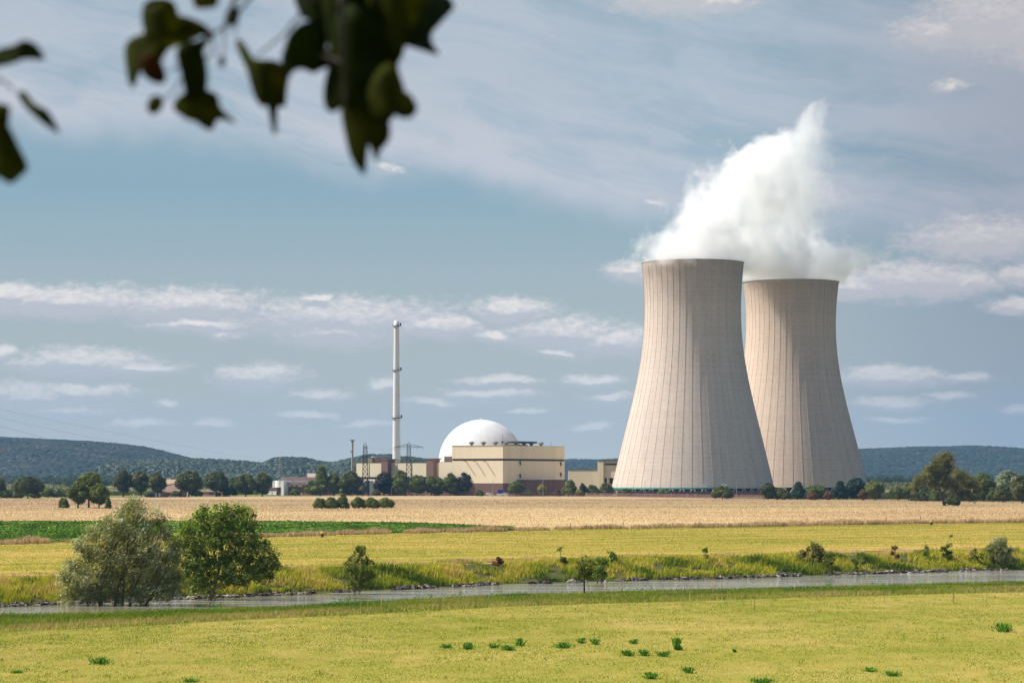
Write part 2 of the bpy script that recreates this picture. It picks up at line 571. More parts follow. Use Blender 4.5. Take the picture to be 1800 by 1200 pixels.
# ------------------------------------------------------------------ cooling towers
def tower_mat(name, warm):
    def b(t):
        oc = t.node('ShaderNodeTexCoord').outputs['Object']
        X, Y, Z = t.sep(oc)[0:3]
        an = t.math('MULTIPLY', t.math('ARCTAN2', X, Y), 48 / (2 * math.pi) * 3)
        lift = t.math('MULTIPLY', Z, 1 / 1.25)
        # every poured panel has its own grey
        vo = t.node('ShaderNodeTexWhiteNoise', noise_dimensions='2D')
        t.put(vo.inputs[0], t.xyz(t.math('FLOOR', an), t.math('FLOOR', lift), 0.0))
        col = t.node('ShaderNodeTexWhiteNoise', noise_dimensions='1D'); t.put(col.inputs['W'], t.math('FLOOR', an))
        row = t.node('ShaderNodeTexWhiteNoise', noise_dimensions='1D'); t.put(row.inputs['W'], t.math('FLOOR', lift))
        big = t.noise(t.xyz(t.math('MULTIPLY', an, 0.25), t.math('MULTIPLY', Z, 0.03), 0.0), 1.0, 5, 0.6)
        streak = t.noise(t.xyz(t.math('MULTIPLY', an, 1.3), t.math('MULTIPLY', Z, 0.02), 3.0), 1.0, 6, 0.7)
        m = t.math('ADD', t.math('MULTIPLY', vo.outputs[0], 0.14), t.math('MULTIPLY', col.outputs[0], 0.10))
        m = t.math('ADD', m, t.math('MULTIPLY', row.outputs[0], 0.08))
        m = t.math('ADD', m, t.math('ADD', t.math('MULTIPLY', big, 0.42), t.math('MULTIPLY', streak, 0.30)))
        base = t.ramp(m, [(0.2, (.42 * warm, .345, .29 / warm)), (0.5, (.54 * warm, .455, .39 / warm)), (0.8, (.64 * warm, .55, .48 / warm))])
        # dark joint between lifts, and soot and damp below the rim
        j = t.math('LESS_THAN', t.math('FRACT', lift), 0.16)
        base = t.mix(t.math('MULTIPLY', j, 0.26), base, (.17, .13, .11, 1))
        jv = t.math('LESS_THAN', t.math('FRACT', an), 0.05)
        base = t.mix(t.math('MULTIPLY', jv, 0.25), base, (.13, .10, .09, 1))
        rim = t.math('MULTIPLY', t.smooth(t.math('ADD', Z, t.math('MULTIPLY', streak, 22)), 122, 158), 0.34)
        base = t.mix(rim, base, (.15, .115, .095, 1))
        # repaired patches low on the shell
        sp = t.noise(t.xyz(t.math('MULTIPLY', an, 0.5), t.math('MULTIPLY', Z, 0.25), 0.0), 1.0, 2)
        sp = t.math('MULTIPLY', t.smooth(sp, 0.72, 0.76), t.smooth(Z, 70, 40))
        base = t.mix(t.math('MULTIPLY', sp, 0.5), base, (.16, .17, .18, 1))
        t.put(t.bs.inputs['Base Color'], base)
    return material(name, b, 0.9, 0.1)


M['concrete'] = plain('raw_concrete', (.30, .26, .22), .2, .3)
M['darksteel'] = plain('dark_steel', (.05, .05, .055), .2, .5)
M['steel'] = plain('galvanised_steel', (.32, .33, .34), .15, .5, .5)
M['net'] = plain('teal_netting', (.02, .20, .16), .4, .6)
M['white'] = plain('white_paint', (.78, .77, .74), .05, .3)
M['inlet_shade'] = plain('inlet_shade_black', (.015, .016, .02), .2, .5)


def cooling_tower(Y, cpx, prof, zbase, label, warm, net):
    """prof: (row of the photograph, half width in its pixels)"""
    k = Y / F
    cx = PX(cpx, Y)
    root = empty('cooling_tower', (cx, Y, 0), label, 'cooling tower', 'hyperbolic concrete cooling towers')
    zs = np.array([CZ + (HY - p) * k for p, r in prof][::-1]); rs = np.array([r * k for p, r in prof][::-1])
    # smooth through the measured points
    zz = np.linspace(zbase, zs[-1], 90)
    co = np.polyfit(zs, rs, 5)
    rr = np.polyval(co, zz)
    n = 48; sub = 8
    th = []; fin = []
    for a in range(n):
        for s_ in range(sub):
            th.append((a + s_ / sub) / n * 2 * math.pi)
            fin.append(0)
    V = []; 
    th = np.array(th)
    for z, r in zip(zz, rr):
        V.append(np.stack([r * np.cos(th), r * np.sin(th), np.full_like(th, z)], -1))
    for z, r in zip(zz[::-1], rr[::-1] - 0.9):
        V.append(np.stack([r * np.cos(th), r * np.sin(th), np.full_like(th, z)], -1))
    V = np.concatenate(V); m = len(th); L = 2 * len(zz)
    i = np.arange(m); Fc = []
    for a in range(L):
        b_ = (a + 1) % L
        Fc.append(np.stack([a * m + i, a * m + (i + 1) % m, b_ * m + (i + 1) % m, b_ * m + i], -1))
    Fc = np.concatenate(Fc)
    # the 48 wind ribs, part of the same concrete shell
    RV = []; RF = []; base = len(V)
    w = 0.28; h = 0.15
    for a in range(n):
        t0 = (a + 0.37) / n * 2 * math.pi
        er = np.array([math.cos(t0), math.sin(t0)]); et = np.array([-er[1], er[0]])
        b0 = base + len(RV)
        for z, r in zip(zz, rr):
            for (u, o_) in ((-w / 2, -0.25), (-w / 2, h), (w / 2, h), (w / 2, -0.25)):
                q = er * (r + o_) + et * u
                RV.append((q[0], q[1], z))
        for j in range(len(zz) - 1):
            for e in range(3):
                RF.append((b0 + j * 4 + e, b0 + j * 4 + 4 + e, b0 + j * 4 + 5 + e, b0 + j * 4 + 1 + e))
    V = np.concatenate([V, np.array(RV)]); Fc = np.concatenate([Fc, np.array(RF)])
    me = npmesh('shell', V, Fc)
    link('shell', me, tower_mat('tower_concrete', warm), root)
    # rim walkway with a rail
    rt = rr[-1]; zt = zz[-1]
    MB().lathe([(rt - 0.9, zt), (rt + 0.5, zt), (rt + 0.5, zt + 0.3), (rt - 0.9, zt + 0.35)], 96).build('rim_walkway', M['concrete'], root)
    rail = MB()
    pts = [((rt + .4) * math.cos(t), (rt + .4) * math.sin(t), zt + 1.3) for t in np.linspace(0, 2 * math.pi, 73)]
    rail.tube(pts, 0.06, 4, cap=False)
    for p in pts[::2]: rail.tube([(p[0], p[1], zt + .3), p], 0.05, 4)
    rail.build('railing', M['steel'], root)
    # slanted columns that carry the shell over the air inlet
    rb = rr[0]
    cm = None
    for a in range(48):
        t0 = a / 48 * 2 * math.pi
        for sgn in (-1, 1):
            if cm is None or sgn == 1 and a == 0:
                t1 = sgn * math.pi / 48
                mb = MB().tube([((rb + 1.3), 0, -.2), ((rb - .4) * math.cos(t1), (rb - .4) * math.sin(t1), zbase + .3)], 0.45, 8)
                o = mb.build('column', M['concrete'], root)
                if sgn == -1: cm = o; first = o
                else: second = o
            if a > 0:
                c = (first if sgn == -1 else second).copy(); COL.objects.link(c); c.parent = root
                c.rotation_euler = (0, 0, t0)
    MB().lathe([(rb + 3.0, -1.5), (rb + 3.0, 0.9), (rb + 2.6, 0.9), (rb + 2.6, -0.4)], 96).build('basin', M['concrete'], root)
    MB().lathe([(rb - 5, -.3), (rb - 5, zbase + 1.5)], 64).build('shade_drum', M['inlet_shade'], root)  # near-black drum that paints the shade behind the columns
    if net:
        mb = MB()
        ts = np.radians(np.linspace(183, 283, 60))
        vs = []
        for j, t0 in enumerate(ts):
            drop = .35 + 0.5 * fbm(np.array([j * .31]), np.array([1.0]), 9)[0]
            for (o_, z) in ((.9, zbase + 0.35), (1.1, zbase - drop)):
                vs.append(((rb + o_) * math.cos(t0), (rb + o_) * math.sin(t0), z))
        mb.add(vs, [(2 * j, 2 * j + 1, 2 * j + 3, 2 * j + 2) for j in range(len(ts) - 1)])
        mb.build('safety_netting', M['net'], root)
        for a0 in (272, 286):
            ts = np.radians(np.linspace(a0, a0 + 3.6, 4))
            vs = [((rb + .9) * math.cos(t0), (rb + .9) * math.sin(t0), z) for t0 in ts for z in (zbase - .5, zbase + 2.6)]
            vs += [((rb + .7) * math.cos(t0), (rb + .7) * math.sin(t0), z) for t0 in ts for z in (zbase - .5, zbase + 2.6)]
            fs = [(2 * j, 2 * j + 2, 2 * j + 3, 2 * j + 1) for j in range(3)] + [(8 + 2 * j, 9 + 2 * j, 11 + 2 * j, 10 + 2 * j) for j in range(3)]
            fs += [(0, 1, 9, 8), (6, 14, 15, 7)]
            MB().add(vs, fs).build('white_panel', M['white'], root)
    return root


front = cooling_tower(1620, 1217.5, [(463, 89), (480, 87.6), (500, 86.3), (525, 84.8), (550, 84.2), (570, 84.6), (590, 86.4), (610, 88.5), (630, 91), (650, 94), (700, 104.5), (735, 113), (770, 121.5), (815, 132.5), (857, 142.5)], 4.6,
    'nearer and taller looking pale concrete cooling tower with teal netting round its foot', 1.0, True)
rear = cooling_tower(1735, 1390, [(497, 83.5), (510, 82), (530, 80), (560, 78.6), (580, 78.3), (600, 79), (640, 83.5), (665, 87.5), (690, 92.5), (720, 99.5), (780, 115.5), (850, 133), (858, 135)], 4.6,
    'farther browner concrete cooling tower half hidden by the nearer one, trees at its foot', 1.07, False)

# ------------------------------------------------------------------ reactor dome, halls, chimneys
M['cream'] = plain('cream_cladding', (.60, .49, .27), .05, .06)
M['tan'] = plain('tan_cladding', (.54, .46, .33), .06, .06)
M['brown'] = plain('brown_cladding', (.17, .095, .08), .15, .1)
M['darkband'] = plain('dark_louvre_band', (.05, .035, .04), .1, .2)
M['roofbrown'] = plain('brown_roof_sheet', (.26, .17, .155), .12, .3)
M['brick'] = plain('red_brick', (.42, .23, .18), .15, .6)
M['rooftile'] = plain('brown_roof_tiles', (.20, .115, .09), .15, .6)
M['offwhite'] = plain('off_white_render', (.72, .68, .58), .06, .2)
M['pinkish'] = plain('pinkish_cladding', (.55, .38, .30), .06, .2)
M['glass'] = plain('window_glass', (.05, .06, .07), .2, 1.0, 0.15, 0.5)
M['blue'] = plain('blue_box_paint', (.01, .05, .35), .1, .5)
M['fencebrown'] = plain('red_brown_fence', (.16, .085, .075), .3, .4)
M['bark'] = plain('bark', (.09, .07, .05), .35, 2.0)
M['palebark'] = plain('pale_bark', (.22, .17, .12), .3, 3.0)
M['wood'] = plain('weathered_wood', (.10, .08, .06), .3, 3.0)
M['wire'] = plain('aluminium_wire', (.16, .17, .18), .1, 1.0)


def cladding(name, c, panel=3.0, amt=0.05):
    def b(t):
        oc = t.node('ShaderNodeTexCoord').outputs['Object']
        X, Y, Z = t.sep(oc)[0:3]
        u = t.math('ADD', X, t.math('MULTIPLY', Y, 0.77))
        wn = t.node('ShaderNodeTexWhiteNoise', noise_dimensions='1D'); t.put(wn.inputs['W'], t.math('FLOOR', t.math('DIVIDE', u, panel)))
        st = t.noise(t.xyz(t.math('MULTIPLY', u, 0.8), t.math('MULTIPLY', Z, 0.06), 0.0), 1.0, 5, 0.7)
        m = t.math('ADD', t.math('MULTIPLY', wn.outputs[0], 0.4), t.math('MULTIPLY', st, 0.6))
        t.put(t.bs.inputs['Base Color'], t.ramp(m, [(0.2, tuple(x * (1 - amt * 1.6) for x in c)), (0.8, tuple(x * (1 + amt) for x in c))]))
    return material(name, b, 0.7, 0.2)


M['hall'] = cladding('hall_cladding', (.76, .65, .47), 6.0, .05)
M['hall_brown'] = cladding('hall_plinth_cladding', (.17, .095, .085), 3.0, .15)
M['tanc'] = cladding('tan_wall_cladding', (.60, .50, .36), 5.0, .05)


def dome_mat():
    def b(t):
        oc = t.node('ShaderNodeTexCoord').outputs['Object']
        X, Y, Z = t.sep(oc)[0:3]
        el = t.math('MULTIPLY', t.math('ARCSINE', t.math('DIVIDE', Z, 27.9, clamp=True)), 14.0)
        an = t.math('MULTIPLY', t.math('ARCTAN2', X, Y), 16 / math.pi)
        j = t.math('MAXIMUM', t.math('LESS_THAN', t.math('FRACT', el), 0.07), t.math('LESS_THAN', t.math('FRACT', an), 0.025))
        n = t.noise(oc, 0.12, 6, 0.6)
        c = t.ramp(n, [(0.3, (.58, .58, .57)), (0.7, (.68, .675, .665))])
        t.put(t.bs.inputs['Base Color'], t.mix(t.math('MULTIPLY', j, 0.5), c, (.36, .37, .40, 1)))
    return material('painted_steel_dome', b, 0.5, 0.3)


DY = 1662.0
dk = DY / F
dcx = PX(846, DY); dcz = CZ + (HY - 812.5) * dk; DR = 75.2 * dk
reactor = empty('reactor_building', (dcx, DY, 0), 'white hemispherical reactor dome rising behind the tan turbine hall', 'reactor dome')
prof = [(DR * math.cos(a), DR * math.sin(a)) for a in np.linspace(0, math.pi / 2 - .012, 40)]
o = MB().lathe(prof, 96).build('dome', dome_mat(), reactor, smooth=True, loc=(0, 0, dcz))
MB().lathe([(DR, -.5), (DR, dcz)], 96).build('drum', M['white'], reactor, smooth=True)
MB().lathe([(.9, dcz + DR - .1), (.9, dcz + DR + .5), (0.05, dcz + DR + .7)], 16).build('apex_cap', M['offwhite'], reactor)

# turbine hall: a corner towards the camera, left face in the sun, right face in shade
hall = empty('turbine_hall', (PX(884, 1560), 1560, 0), 'large tan turbine hall with dark band and roof vents in front of the dome', 'turbine hall')
dL = Vector((-.866, .5, 0)); dR = Vector((.5, .866, 0))
def corner(mb, l0, l1, r0, r1, z0, z1):
    """box given along the left and right facade directions from the near corner"""
    P = [dL * l + dR * r for l, r in ((l0, r0), (l0, r1), (l1, r1), (l1, r0))]
    return mb.prism([(p.x, p.y) for p in P], z0, z1)
kz = 1560 / F
z_ = lambda py: CZ + (HY - py) * kz
corner(MB(), 0, 36.2, 0, 78, z_(805.6), z_(783)).build('upper_storey', M['hall'], hall)
corner(MB(), .35, 36, .35, 77.7, z_(809.4), z_(805.6)).build('louvre_band', M['darkband'], hall)
corner(MB(), 0, 36.2, 0, 78, z_(849), z_(809.4)).build('lower_storey', M['hall'], hall)
corner(MB(), 36.202, 45.6, .1, 60, z_(849), z_(811.5)).build('side_wing', M['hall'], hall)
corner(MB(), -.12, 45.6, -.12, 78.1, -1, z_(849)).build('plinth', M['hall_brown'], hall)
corner(MB(), -7, -.13, 17, 66, -1, z_(844.2)).build('annex', M['hall_brown'], hall)
corner(MB(), -7.4, -.13, 16.8, 66.2, z_(844.2), z_(843.2)).build('annex_parapet', M['darkband'], hall)
corner(MB(), -.25, 36.4, -.25, 78.2, z_(783), z_(782.1)).build('parapet', M['tan'], hall)
zt = z_(782.1)
def roof_vent(l, r, s):
    p = dL * l + dR * r
    mb = MB()
    mb.lathe([(s * .42, zt - .2), (s * .42, zt + s * .45), (s * .95, zt + s * .8), (s * .95, zt + s * .95), (s * .55, zt + s * 1.25), (.02, zt + s * 1.3)], 12, (p.x, p.y))
    return mb.build('roof_vent', M['ventgrey'], hall)
M['ventgrey'] = plain('weathered_vent_metal', (.15, .14, .13), .2, .8)
for px_, r in ((829, 8), (850, 8), (871, 8), (890, 14), (907, 24), (921, 36), (934, 46), (951, 58)):
    # place on the roof where the ray to px_ crosses the row r metres behind the left face
    t_ = (px_ - 900) / F
    # x = x0 + dL.x*l + dR.x*r ; y = 1560 + dL.y*l + dR.y*r ; x = t_*y
    x0 = PX(884, 1560)
    l = (x0 + dR.x * r - t_ * (1560 + dR.y * r)) / (t_ * dL.y - dL.x)
    roof_vent(max(1.5, min(34, l)), r, 1.9 if r < 20 else 2.0)
mb = MB()
corner(mb, 2, 14, 22, 34, zt, zt + .6)
for j in range(9):
    p = dL * (2 + 1.4 * j) + dR * 22
    mb.tube([(p.x, p.y, zt), (p.x, p.y, zt + 2.6)], .1, 4)
corner(mb, 2, 14, 22, 46, zt + 1.6, zt + 2.7)
mb.build('roof_machinery', M['darksteel'], hall)
for (l, r, hh) in ((29, 1.0, 8), (.6, .6, 7), (1, 62, 3)):
    p = dL * l + dR * r
    MB().tube([(p.x, p.y, zt - .2), (p.x, p.y, zt + hh)], .1, 5).build('lightning_rod', M['darksteel'], hall)
for (pxm, pym) in ((914, 814), (914, 836), (985.5, 815), (985.5, 834)):
    r = 0.0
    t_ = (pxm - 900) / F; x0 = PX(884, 1560)
    r = (x0 - t_ * 1560) / (t_ * dR.y - dR.x)
    zc = CZ + (HY - pym) / F * (1560 + dR.y * r)
    mb = MB(); corner(mb, -.5, .02, r - .4, r + .4, zc - 1.2, zc + 1.2)
    corner(mb, -1.2, .02, r - 1.1, r - .5, zc + .6, zc + 1.1)
    mb.build('wall_lamp', M['darksteel'], hall)
# added brackets, drawn out long to throw slanting shadows over the sunlit face
for (l0, z0) in ((26, 809.6), (19, 810), (12, 810)):
    mb = MB(); corner(mb, l0, l0 + .35, -3.2, -.13, z_(z0 + 1.2), z_(z0 - .2)); mb.build('shadow_bracket', M['tan'], hall)


def pbox(mb, p0, p1, pt, pb, Y, depth, zb=None):
    return mb.box(PX(p0, Y), PX(p1, Y), Y, Y + depth, PZ(pb, Y) if zb is None else zb, PZ(pt, Y))


def pmesh(name, mat, parent, *a, **k):
    mb = MB(); pbox(mb, *a, **k)
    # geometry is relative to the parent's base
    ox, oy, oz = parent.location
    mb.v = [(x - ox, y - oy, z - oz) for x, y, z in mb.v]
    return mb.build(name, mat, parent)


swg = empty('switchgear_building', (PX(700, 1640), 1640, 0), 'long low cream building with two brown stair towers left of the dome', 'industrial building')
k2 = 1600 / F
swg.location = (PX(771, 1600), 1600, 0)
zq = lambda py: CZ + (HY - py) * k2
corner(MB(), 0, 61.5, 0, 40, zq(838), zq(812.2)).build('wall', M['hall'], swg)
corner(MB(), .3, 61.2, .3, 39.5, zq(842), zq(838)).build('louvre_band', M['darkband'], swg)
corner(MB(), .2, 61.3, .2, 39.5, zq(850), zq(842)).build('lower_wall', M['offwhite'], swg)
corner(MB(), .1, 61.4, .1, 39.5, -1, zq(850)).build('plinth', M['hall_brown'], swg)
corner(MB(), -.2, 61.8, -.2, 40.2, zq(812.2), zq(811.4)).build('parapet', M['darkband'], swg)
for l in (9, 20, 31, 52):
    corner(MB(), l - .12, l + .12, -.3, 0, zq(838), zq(813)).build('downpipe', M['tan'], swg)
for (a, b_, m_, c_) in ((670.5, 681.5, 694, 806.6), (751, 761.5, 773, 805.6)):
    st = empty('stair_tower', (PX(m_, 1632), 1632, 0)); st.parent = None
    st['label'] = 'square brown stair tower %s' % ('in the middle of the low cream building' if a < 700 else 'next to the white dome at its left')
    st['category'] = 'tower'; st['group'] = 'brown stair towers'
    yb = 1600 + (771 - b_) / (771 - 626) * 31 - 6
    st.location = (PX(b_, yb), yb, 0)
    xa, xb, xc = PX(a, yb + 7), PX(b_, yb), PX(m_, yb + 7)
    ox = st.location.x
    top = 806.2 if a < 700 else 805
    pts = [(xa, yb + 4), (xb, yb), (xc, yb + 9), (xb + .6, yb + 14)]
    MB().prism([(x - ox, y - yb) for x, y in pts], -1, PZ(top + 2, yb)).build('shaft', M['hall_brown'], st)
    pts = [(xa - .4, yb + 4), (xb, yb - .6), (xc + .9, yb + 9), (xb + .6, yb + 14.6)]
    MB().prism([(x - ox, y - yb) for x, y in pts], PZ(top + 2, yb), PZ(top, yb)).build('parapet', M['brown'], st)
bk = empty('pump_house', (PX(656, 1720), 1720, 0), 'small grey and brown block behind the cream building, left of the tall chimney', 'building')
pmesh('wall', M['concrete'], bk, 645, 655, 803.5, 860, 1720, 14, zb=-1)
pmesh('brown_wall', M['hall_brown'], bk, 655.02, 669, 804.5, 860, 1721, 14, zb=-1)
pmesh('roof_unit', M['offwhite'], bk, 651, 655.5, 802.4, 803.5, 1722, 6)
pk = empty('access_block', (PX(788, 1628), 1628, 0), 'small pink block at the foot of the dome on the hall roof edge', 'building')
pmesh('wall', M['pinkish'], pk, 781, 795, 803, 812, 1628, 10, zb=-1)
pmesh('roof', M['concrete'], pk, 780.7, 795.3, 802.2, 803, 1627.8, 10.4)

# tall exhaust stack
SY = 1700.0; sk = SY / F
sr = .92
stack = empty('exhaust_chimney', (PX(697, SY), SY, 0), 'tall slender white chimney with three ring platforms left of the dome', 'chimney')
sp = [(7.9, 838), (7.6, 800), (7.2, 760), (6.6, 700), (5.9, 650), (5.3, 600), (5.0, 575), (5.0, 566), (4.3, 565.9), (4.3, 563.4)]
pr = [(r * sk * sr, CZ + (HY - p) * sk) for r, p in sp]
pr[0] = (7.9 * sk, -1)
pr2 = []
for (a, b_) in zip(pr[:-1], pr[1:]):
    pr2.append(a)
pr2.append(pr[-1]); pr2.append((pr[-1][0] - .4, pr[-1][1])); pr2.append((pr[-1][0] - .4, pr[-1][1] - 6))
MB().lathe(pr2, 40).build('shaft', plain('white_chimney_paint', (.62, .61, .60), .06, .1), stack, smooth=True)
for (py_, r) in ((573, 5.0), (651, 5.9), (734.5, 6.9)):
    zz_ = CZ + (HY - py_) * sk; rr_ = r * sk * sr
    pl = MB().lathe([(rr_ - .05, zz_ - .3), (rr_ + .95, zz_ - .1), (rr_ + .95, zz_ + .12), (rr_ - .05, zz_ + .12)], 32).build('platform', M['darksteel'], stack)
    rl = MB()
    ring = [((rr_ + .9) * math.cos(t), (rr_ + .9) * math.sin(t)) for t in np.linspace(0, 2 * math.pi, 25)]
    for hh in (.6, 1.2): rl.tube([(x, y, zz_ + hh) for x, y in ring], .05, 4, cap=False)
    for x, y in ring[::2]: rl.tube([(x, y, zz_), (x, y, zz_ + 1.25)], .05, 4)
    o = rl.build('railing', M['steel'], pl)
    bx = MB().box(rr_ + .5, rr_ + 1.4, -1.0, -.2, zz_ + .1, zz_ + 2.0).build('beacon_box', M['darksteel'], pl)
ladder = MB()
for sx in (-.25, .25): ladder.tube([(p[0] * .55 + sx, -p[0] * .86, p[1]) for p in pr[:8]], .05, 4)
ladder.build('ladder', M['steel'], stack)

# slim mast with a basket
mt = empty('vent_mast', (PX(619.5, 1600), 1600, 0), 'slim tan mast with a small basket on top, left of the lattice mast', 'mast')
mk = 1600 / F
MB().tube([(0, 0, -1), (0, 0, PZ(790, 1600)), (0, 0, PZ(774.5, 1600))], [.85, .62, .75], 12).build('shaft', plain('tan_mast_paint', (.38, .31, .24), .1, .3), mt)
mb = MB().lathe([(.6, PZ(775, 1600)), (1.45, PZ(774, 1600)), (1.45, PZ(773.4, 1600)), (.6, PZ(773.4, 1600))], 16)
for t in np.linspace(0, 2 * math.pi, 9)[:-1]:
    mb.tube([(1.35 * math.cos(t), 1.35 * math.sin(t), PZ(774, 1600)), (1.35 * math.cos(t), 1.35 * math.sin(t), PZ(771.8, 1600))], .07, 4)
mb.build('basket', M['darksteel'], mt)
MB().box(-1.3, -.5, -.5, .3, PZ(794, 1600), PZ(792.4, 1600)).build('lamp_box', M['darksteel'], mt)


def lattice(name, label, cat, px_c, Y, pt, w0, w1, arms, group, rad=.12, mat='darksteel', zb=-1, h=None, rot=0.0, hat=2.0):
    """square lattice tower: w0, w1 half widths (m) at foot and head; arms: (row, half span m, depth)"""
    root = empty(name, (PX(px_c, Y), Y, 0), label, cat, group, rz=rot)
    top = PZ(pt, Y)
    body = MB(); 
    hw = lambda z: w0 + (w1 - w0) * (z / top)
    for sx in (-1, 1):
        for sy in (-1, 1):
            body.tube([(sx * hw(zb), sy * hw(zb), zb), (sx * w1, sy * w1, top - hat), (0, 0, top)], rad, 4)
    z = 0.0
    while z < top - hat:
        st = max(1.6, hw(z) * 1.9); z2 = min(z + st, top - hat)
        a = hw(z); b_ = hw(z2)
        for (x0, y0, x1, y1) in ((-1, -1, 1, -1), (1, -1, 1, 1), (1, 1, -1, 1), (-1, 1, -1, -1)):
            body.tube([(x0 * a, y0 * a, z), (x1 * b_, y1 * b_, z2)], rad * .7, 3)
            body.tube([(x1 * a, y1 * a, z), (x0 * b_, y0 * b_, z2)], rad * .7, 3)
            body.tube([(x0 * b_, y0 * b_, z2), (x1 * b_, y1 * b_, z2)], rad * .7, 3)
        z = z2
    body.build('lattice_body', M[mat], root)
    for (py_, sp_, dp) in arms:
        za = PZ(py_, Y); wa = hw(za)
        for s in (-1, 1):
            am = MB()
            for sy in (-1, 1):
                am.tube([(s * wa, sy * wa, za), (s * sp_, 0, za)], rad * .8, 4)
                am.tube([(s * wa, sy * wa, za + dp), (s * sp_, 0, za)], rad * .8, 4)
            nseg = 5
            for q in range(nseg):
                f0 = q / nseg; f1 = (q + .5) / nseg
                x0 = wa + (sp_ - wa) * f0; x1 = wa + (sp_ - wa) * f1; x2 = wa + (sp_ - wa) * (q + 1) / nseg
                am.tube([(s * x0, 0, za + dp * (1 - f0)), (s * x1, 0, za), (s * x2, 0, za + dp * (1 - (q + 1) / nseg))], rad * .5, 3)
            for q in (.55, 1.0):
                am.tube([(s * (wa + (sp_ - wa) * q), 0, za), (s * (wa + (sp_ - wa) * q), 0, za - 1.6)], .1, 4)
            am.build('cross_arm', M[mat], root)
    return root


lattice('lattice_mast', 'grey lattice mast without cross arms standing in front of the cream building', 'mast', 642, 1545, 778, 1.9, 1.05, [(805.5, 4.5, 1.2)], 'steel lattice towers', .17)
lattice('power_pylon', 'grey steel pylon with a wide cross arm just right of the tall chimney', 'pylon', 718.5, 1545, 776.5, 1.9, .95, [(785.5, 8.6, 1.7), (808, 8.0, -2.0)], 'steel lattice towers', .16)
lattice('power_pylon', 'distant faint steel pylon with three cross arms in front of the wooded hill', 'pylon', 492.5, 2600, 802, 3.2, .8, [(811.5, 3.2, 1.5), (822, 5.4, 1.8), (832, 4.4, 1.6)], 'steel lattice towers', .13, 'steel')

# overhead lines
def power_line(label, pts, sag, rad=.05):
    mb = MB(); P = []
    a, b_ = Vector(pts[0]), Vector(pts[1])
    for q in range(41):
        t = q / 40
        p = a.lerp(b_, t); p.z -= sag * 4 * t * (1 - t)
        P.append(p)
    mb.tube(P, rad, 4)
    o = mb.build('power_line', M['wire'])
    return tag(o, label, 'power line', 'overhead power lines')
def P3(px_, py_, Y): return (PX(px_, Y), Y, PZ(py_, Y))
power_line('uppermost faint wire crossing the sky at the left above the wooded hill', [P3(-120, 693, 1500), P3(487, 812, 2600)], 2.0, .045)
power_line('second faint wire from the top at the left, above the wooded hill', [P3(-120, 705, 1500), P3(498, 812, 2600)], 7.0, .045)
power_line('lowest and thickest wire dipping behind the ridge at the left edge', [P3(-120, 712, 1400), P3(485, 822, 2600)], 12.0, .06)
power_line('thin wire running level from the distant pylon towards the slim mast', [P3(497, 812, 2600), P3(695, 785.5, 1545)], 12.0, .045)
power_line('thin wire between the lattice mast and the pylon right of the chimney', [P3(645, 787, 1545), P3(741, 785.5, 1545)], 1.2, .04)

# buildings between tower and hall
rb_ = empty('workshop_building', (PX(1040, 1700), 1700, 0), 'tan stepped building with a taller right part, left of the nearer cooling tower', 'building')
pmesh('wall', M['tanc'], rb_, 995.5, 1053, 825.2, 870, 1700, 30, zb=-1)
pmesh('roof_edge', M['darkband'], rb_, 995.2, 1053, 824.4, 825.2, 1699.7, 30.4)
pmesh('tall_wall', M['tanc'], rb_, 1053.05, 1064, 809.4, 870, 1698, 40, zb=-1)
pmesh('recessed_wall', M['tanc'], rb_, 1064.05, 1094, 809.4, 839.5, 1699.5, 38)
pmesh('recess', M['darkband'], rb_, 1058, 1092, 839.5, 850, 1703, 30)
pmesh('recess_wall', M['tan'], rb_, 1058, 1092, 850, 875, 1700.5, 30, zb=-1)
pmesh('pier', M['tanc'], rb_, 1069, 1072, 839.5, 870, 1699.4, 3, zb=-1)
pmesh('roof_edge', M['darkband'], rb_, 1052.6, 1094.5, 808.5, 809.4, 1697.7, 40.6)
pmesh('window_strip', M['darkband'], rb_, 1066, 1090, 814.2, 817.2, 1699.2, .25)

# offices at the left
of = empty('office_building', (PX(512, 1640), 1640, 0), 'low white and brown office building with a rounded corner between the dark trees', 'office building')
pmesh('roof', M['roofbrown'], of, 487.5, 560, 838.2, 843.4, 1660, 30)
pmesh('penthouse', M['offwhite'], of, 530, 552, 831.5, 838.2, 1668, 16)
pmesh('upper_wall', M['white'], of, 489, 560, 843.4, 847.2, 1660.6, 28)
pmesh('lower_roof', M['roofbrown'], of, 510.6, 560, 847.2, 851.8, 1650, 38)
pmesh('window_band', M['white'], of, 512, 540, 851.8, 854.8, 1651, 30)
for a in (518, 527): pmesh('window', M['glass'], of, a, a + 3.2, 852.2, 854.4, 1650.6, .3)
pmesh('wall', M['hall_brown'], of, 510.6, 560, 854.8, 872, 1651.2, 30, zb=-1)
mb = MB()
k_ = 1645 / F
mb.lathe([(10.5 * k_, PZ(856.3, 1645)), (10.5 * k_, PZ(844.6, 1645)), (.1, PZ(844.6, 1645))], 40, (PX(500, 1645) - of.location.x, 1649 - 1640))
mb.build('rounded_bay', M['white'], of, smooth=False)
pmesh('bay_base', M['hall_brown'], of, 490, 505, 856.3, 872, 1647, 8, zb=-1)
pmesh('corner_pier', M['white'], of, 505.05, 510.5, 845.2, 872, 1644.8, 14, zb=-1)
pmesh('cream_block', M['offwhite'], of, 476.5, 489, 844.2, 856.6, 1655, 12)
gar = empty('garage_building', (PX(480, 1640), 1640, 0), 'low brown garage with two white doors beside the office building', 'garage')
pmesh('wall', M['brown'], gar, 470, 489.5, 856.7, 872, 1646, 8, zb=-1)
for a in (470.8, 480.2): pmesh('door', M['white'], gar, a, a + 7.8, 863, 869.4, 1645.6, .3)


